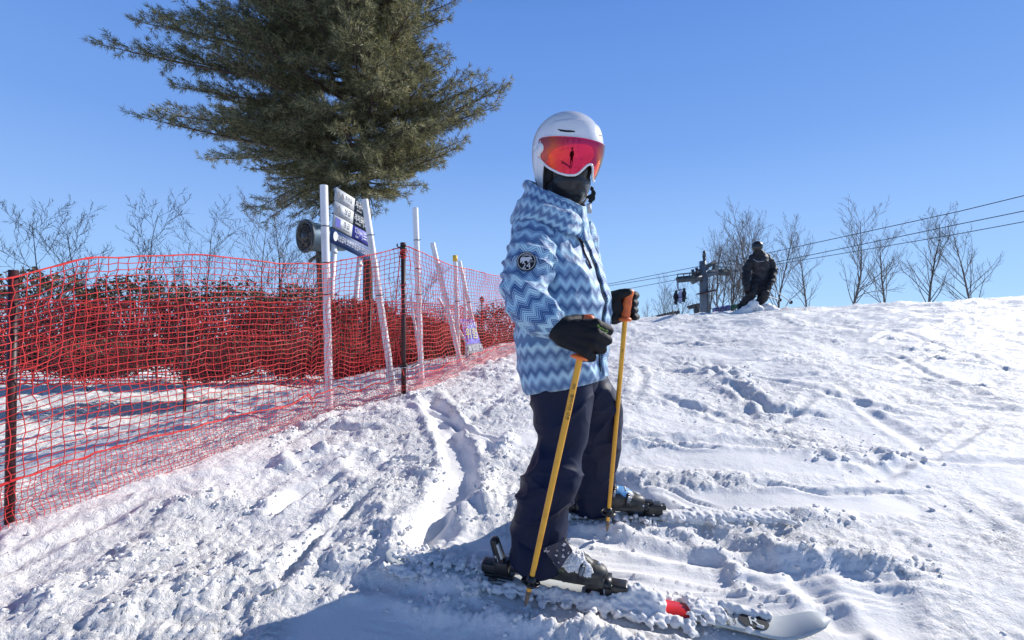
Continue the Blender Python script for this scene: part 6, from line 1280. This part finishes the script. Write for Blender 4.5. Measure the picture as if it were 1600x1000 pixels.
mb = MB(); ell(mb, ps(1183, 385, -.14), (.135, .145, .14), None, 3); mb.build('helmet', M['black_plastic'], o); mb = MB(); ell(mb, ps(1180, 386.5, -.24), (.085, .06, .042), None, 2); mb.build('goggles', M['darksteel'], o)
for i, (x, y) in enumerate(((1165, 438), (1201, 434))): 
    mb = MB(); ell(mb, ps(x+1, y+15, -.2), (.06, .06, .075), None, 2); 
    for k in range(4): capsule(mb, ps(x+k*.8-.5, y+15, -.2), ps(x+k*.9-.5, y+22-abs(k-1.5), -.24), .018, .014, 6)
    capsule(mb, ps(x+3, y+13, -.2), ps(x+5, y+17, -.24), .018, .014, 6); link('glove', blob('glove', mb, .012, 1), M['black_fabric'], o)
for i, (xa, ya, za, xb, yb, zb2_, lab) in enumerate(((1167, 452, -.25, 1222, 470, .5, 'left pole trailing behind the distant braking skier'), (1203, 448, -.4, 1238, 474, .3, 'right pole trailing behind the distant braking skier'))):
    po = thing('ski_pole', lab, 'ski pole', tuple(ps(xa, ya, za))); mb = MB(); mb.tube([ps(xa, ya, za), ps(xb, yb, zb2_)], .012, 6); mb.build('shaft', M['steel'], po); mb = MB(); c1_ = ps(xa, ya, za).lerp(ps(xb, yb, zb2_), .93); mb.tube([c1_, c1_+Vector((.01, .005, -.004))], .05, 10); mb.build('basket', M['black_plastic'], po)
for i, (c0, lab) in enumerate(((ps(1150, 484), 'left ski of the distant braking skier'), (ps(1178, 491), 'right ski of the distant braking skier'))):
    sk = thing('ski', lab, 'ski', tuple(c0)); rbox('ski_body', c0+Vector((.1, -.1, -.02)), Vector((.75, -.35, -.06)), Vector((.02, .045, 0)), Vector((0, 0, .008)), M['black_plastic'], sk, .003)
mb = MB(); rg = np.random.default_rng(12); 
for k in range(60): 
    x = rg.uniform(1135, 1225); h = 26*math.exp(-((x-1185)/28)**2); ell(mb, ps(x, 500-h*rg.uniform(.0, 1), rg.uniform(-.5, -.1)), tuple(rg.uniform(.07, .16, 3)), None, 2)
for x in range(1128, 1240, 8): ell(mb, ps(x, 507, -.3), (.2, .25, .18), None, 2)
me = blob('snow_spray', mb, .035, 3); displace(me, lambda V: .05*np.abs(noise3(V[:, 0]*9, V[:, 1]*9, V[:, 2]*9, 3))+.02*noise3(V[:, 0]*25, V[:, 1]*25, V[:, 2]*25, 4)); so = link('snow_spray', me, M['snow']); tag(so, 'mound of snow thrown up by the distant braking skier', 'snow', kind='stuff')
# the person taking the picture stands behind the camera and shows in the mirrored visor
ph = thing('person', 'photographer in dark clothes mirrored small in the red visor', 'person', (-.05, -.55, ground_z(-.05, -.55)))
g0 = ground_z(-.05, -.55); mb = MB(); q3 = lambda x, y, z: Vector((-.05+x, -.55+y, g0+z))
capsule(mb, q3(0, 0, .95), q3(0, .02, 1.30), .15, .18, 18); capsule(mb, q3(0, .02, 1.30), q3(0, .03, 1.42), .16, .09, 16); capsule(mb, q3(0, .03, 1.42), q3(0, .05, 1.52), .06, .06, 12); ell(mb, q3(0, .07, 1.61), (.08, .095, .115))
for s_ in (-1, 1):
    for a, b, ra, rb in ((q3(.17*s_, .03, 1.37), q3(.24*s_, .12, 1.10), .075, .06), (q3(.24*s_, .12, 1.10), q3(.10*s_, .36, 1.19), .058, .042), (q3(.09*s_, -.0, .95), q3(.12*s_, .03, .50), .11, .075), (q3(.12*s_, .03, .50), q3(.13*s_, 0, .10), .07, .055), (q3(.13*s_, 0, .07), q3(.15*s_, .16, .05), .055, .045)): capsule(mb, a, b, ra, rb, 12)
link('body', blob('body', mb, .016, 4), M['black_fabric'], ph)
for s_ in (-1, 1):
    mb = MB(); capsule(mb, q3(.10*s_, .36, 1.19), q3(.085*s_, .40, 1.21), .035, .032, 12)
    for k in range(4): capsule(mb, q3(.085*s_, .40, 1.235-.018*k), q3(.060*s_, .425, 1.235-.018*k), .010, .009, 8)
    capsule(mb, q3(.08*s_, .40, 1.24), q3(.055*s_, .405, 1.255), .011, .010, 8); link('glove', blob('glove', mb, .005, 1), M['black_fabric'], ph)
mb = MB(); ell(mb, q3(0, .055, 1.66), (.125, .14, .11), None, 3); mb.build('helmet', M['darksteel'], ph)
fone = thing('phone', 'dark phone held up by the mirrored photographer', 'phone', tuple(q3(0, .43, 1.21))); rbox('phone_case', q3(0, .43, 1.21), (.075, 0, 0), (0, .004, 0), (0, 0, .037), M['black_plastic'], fone, .003)
# trees on the far side of the piste, behind the photographer, also seen only in the visor
for i, (x, y, H, lab) in enumerate(((-9, -12, 8, 'leafless tree behind the photographer, mirrored at the left of the visor'), (-5.5, -15, 9, 'leafless tree behind the photographer, second from the left in the visor'), (-1.5, -17, 8, 'leafless tree behind the photographer, mirrored at the middle of the visor'), (4, -16, 9, 'leafless tree behind the photographer, mirrored at the right of the visor'))):
    bare_tree(x, y, float(base(x, y))-.2, H, 400+i, lab, fan=1.2, levels=3, nsub=(4, 6), r0=.12, group='leafless trees behind the photographer')
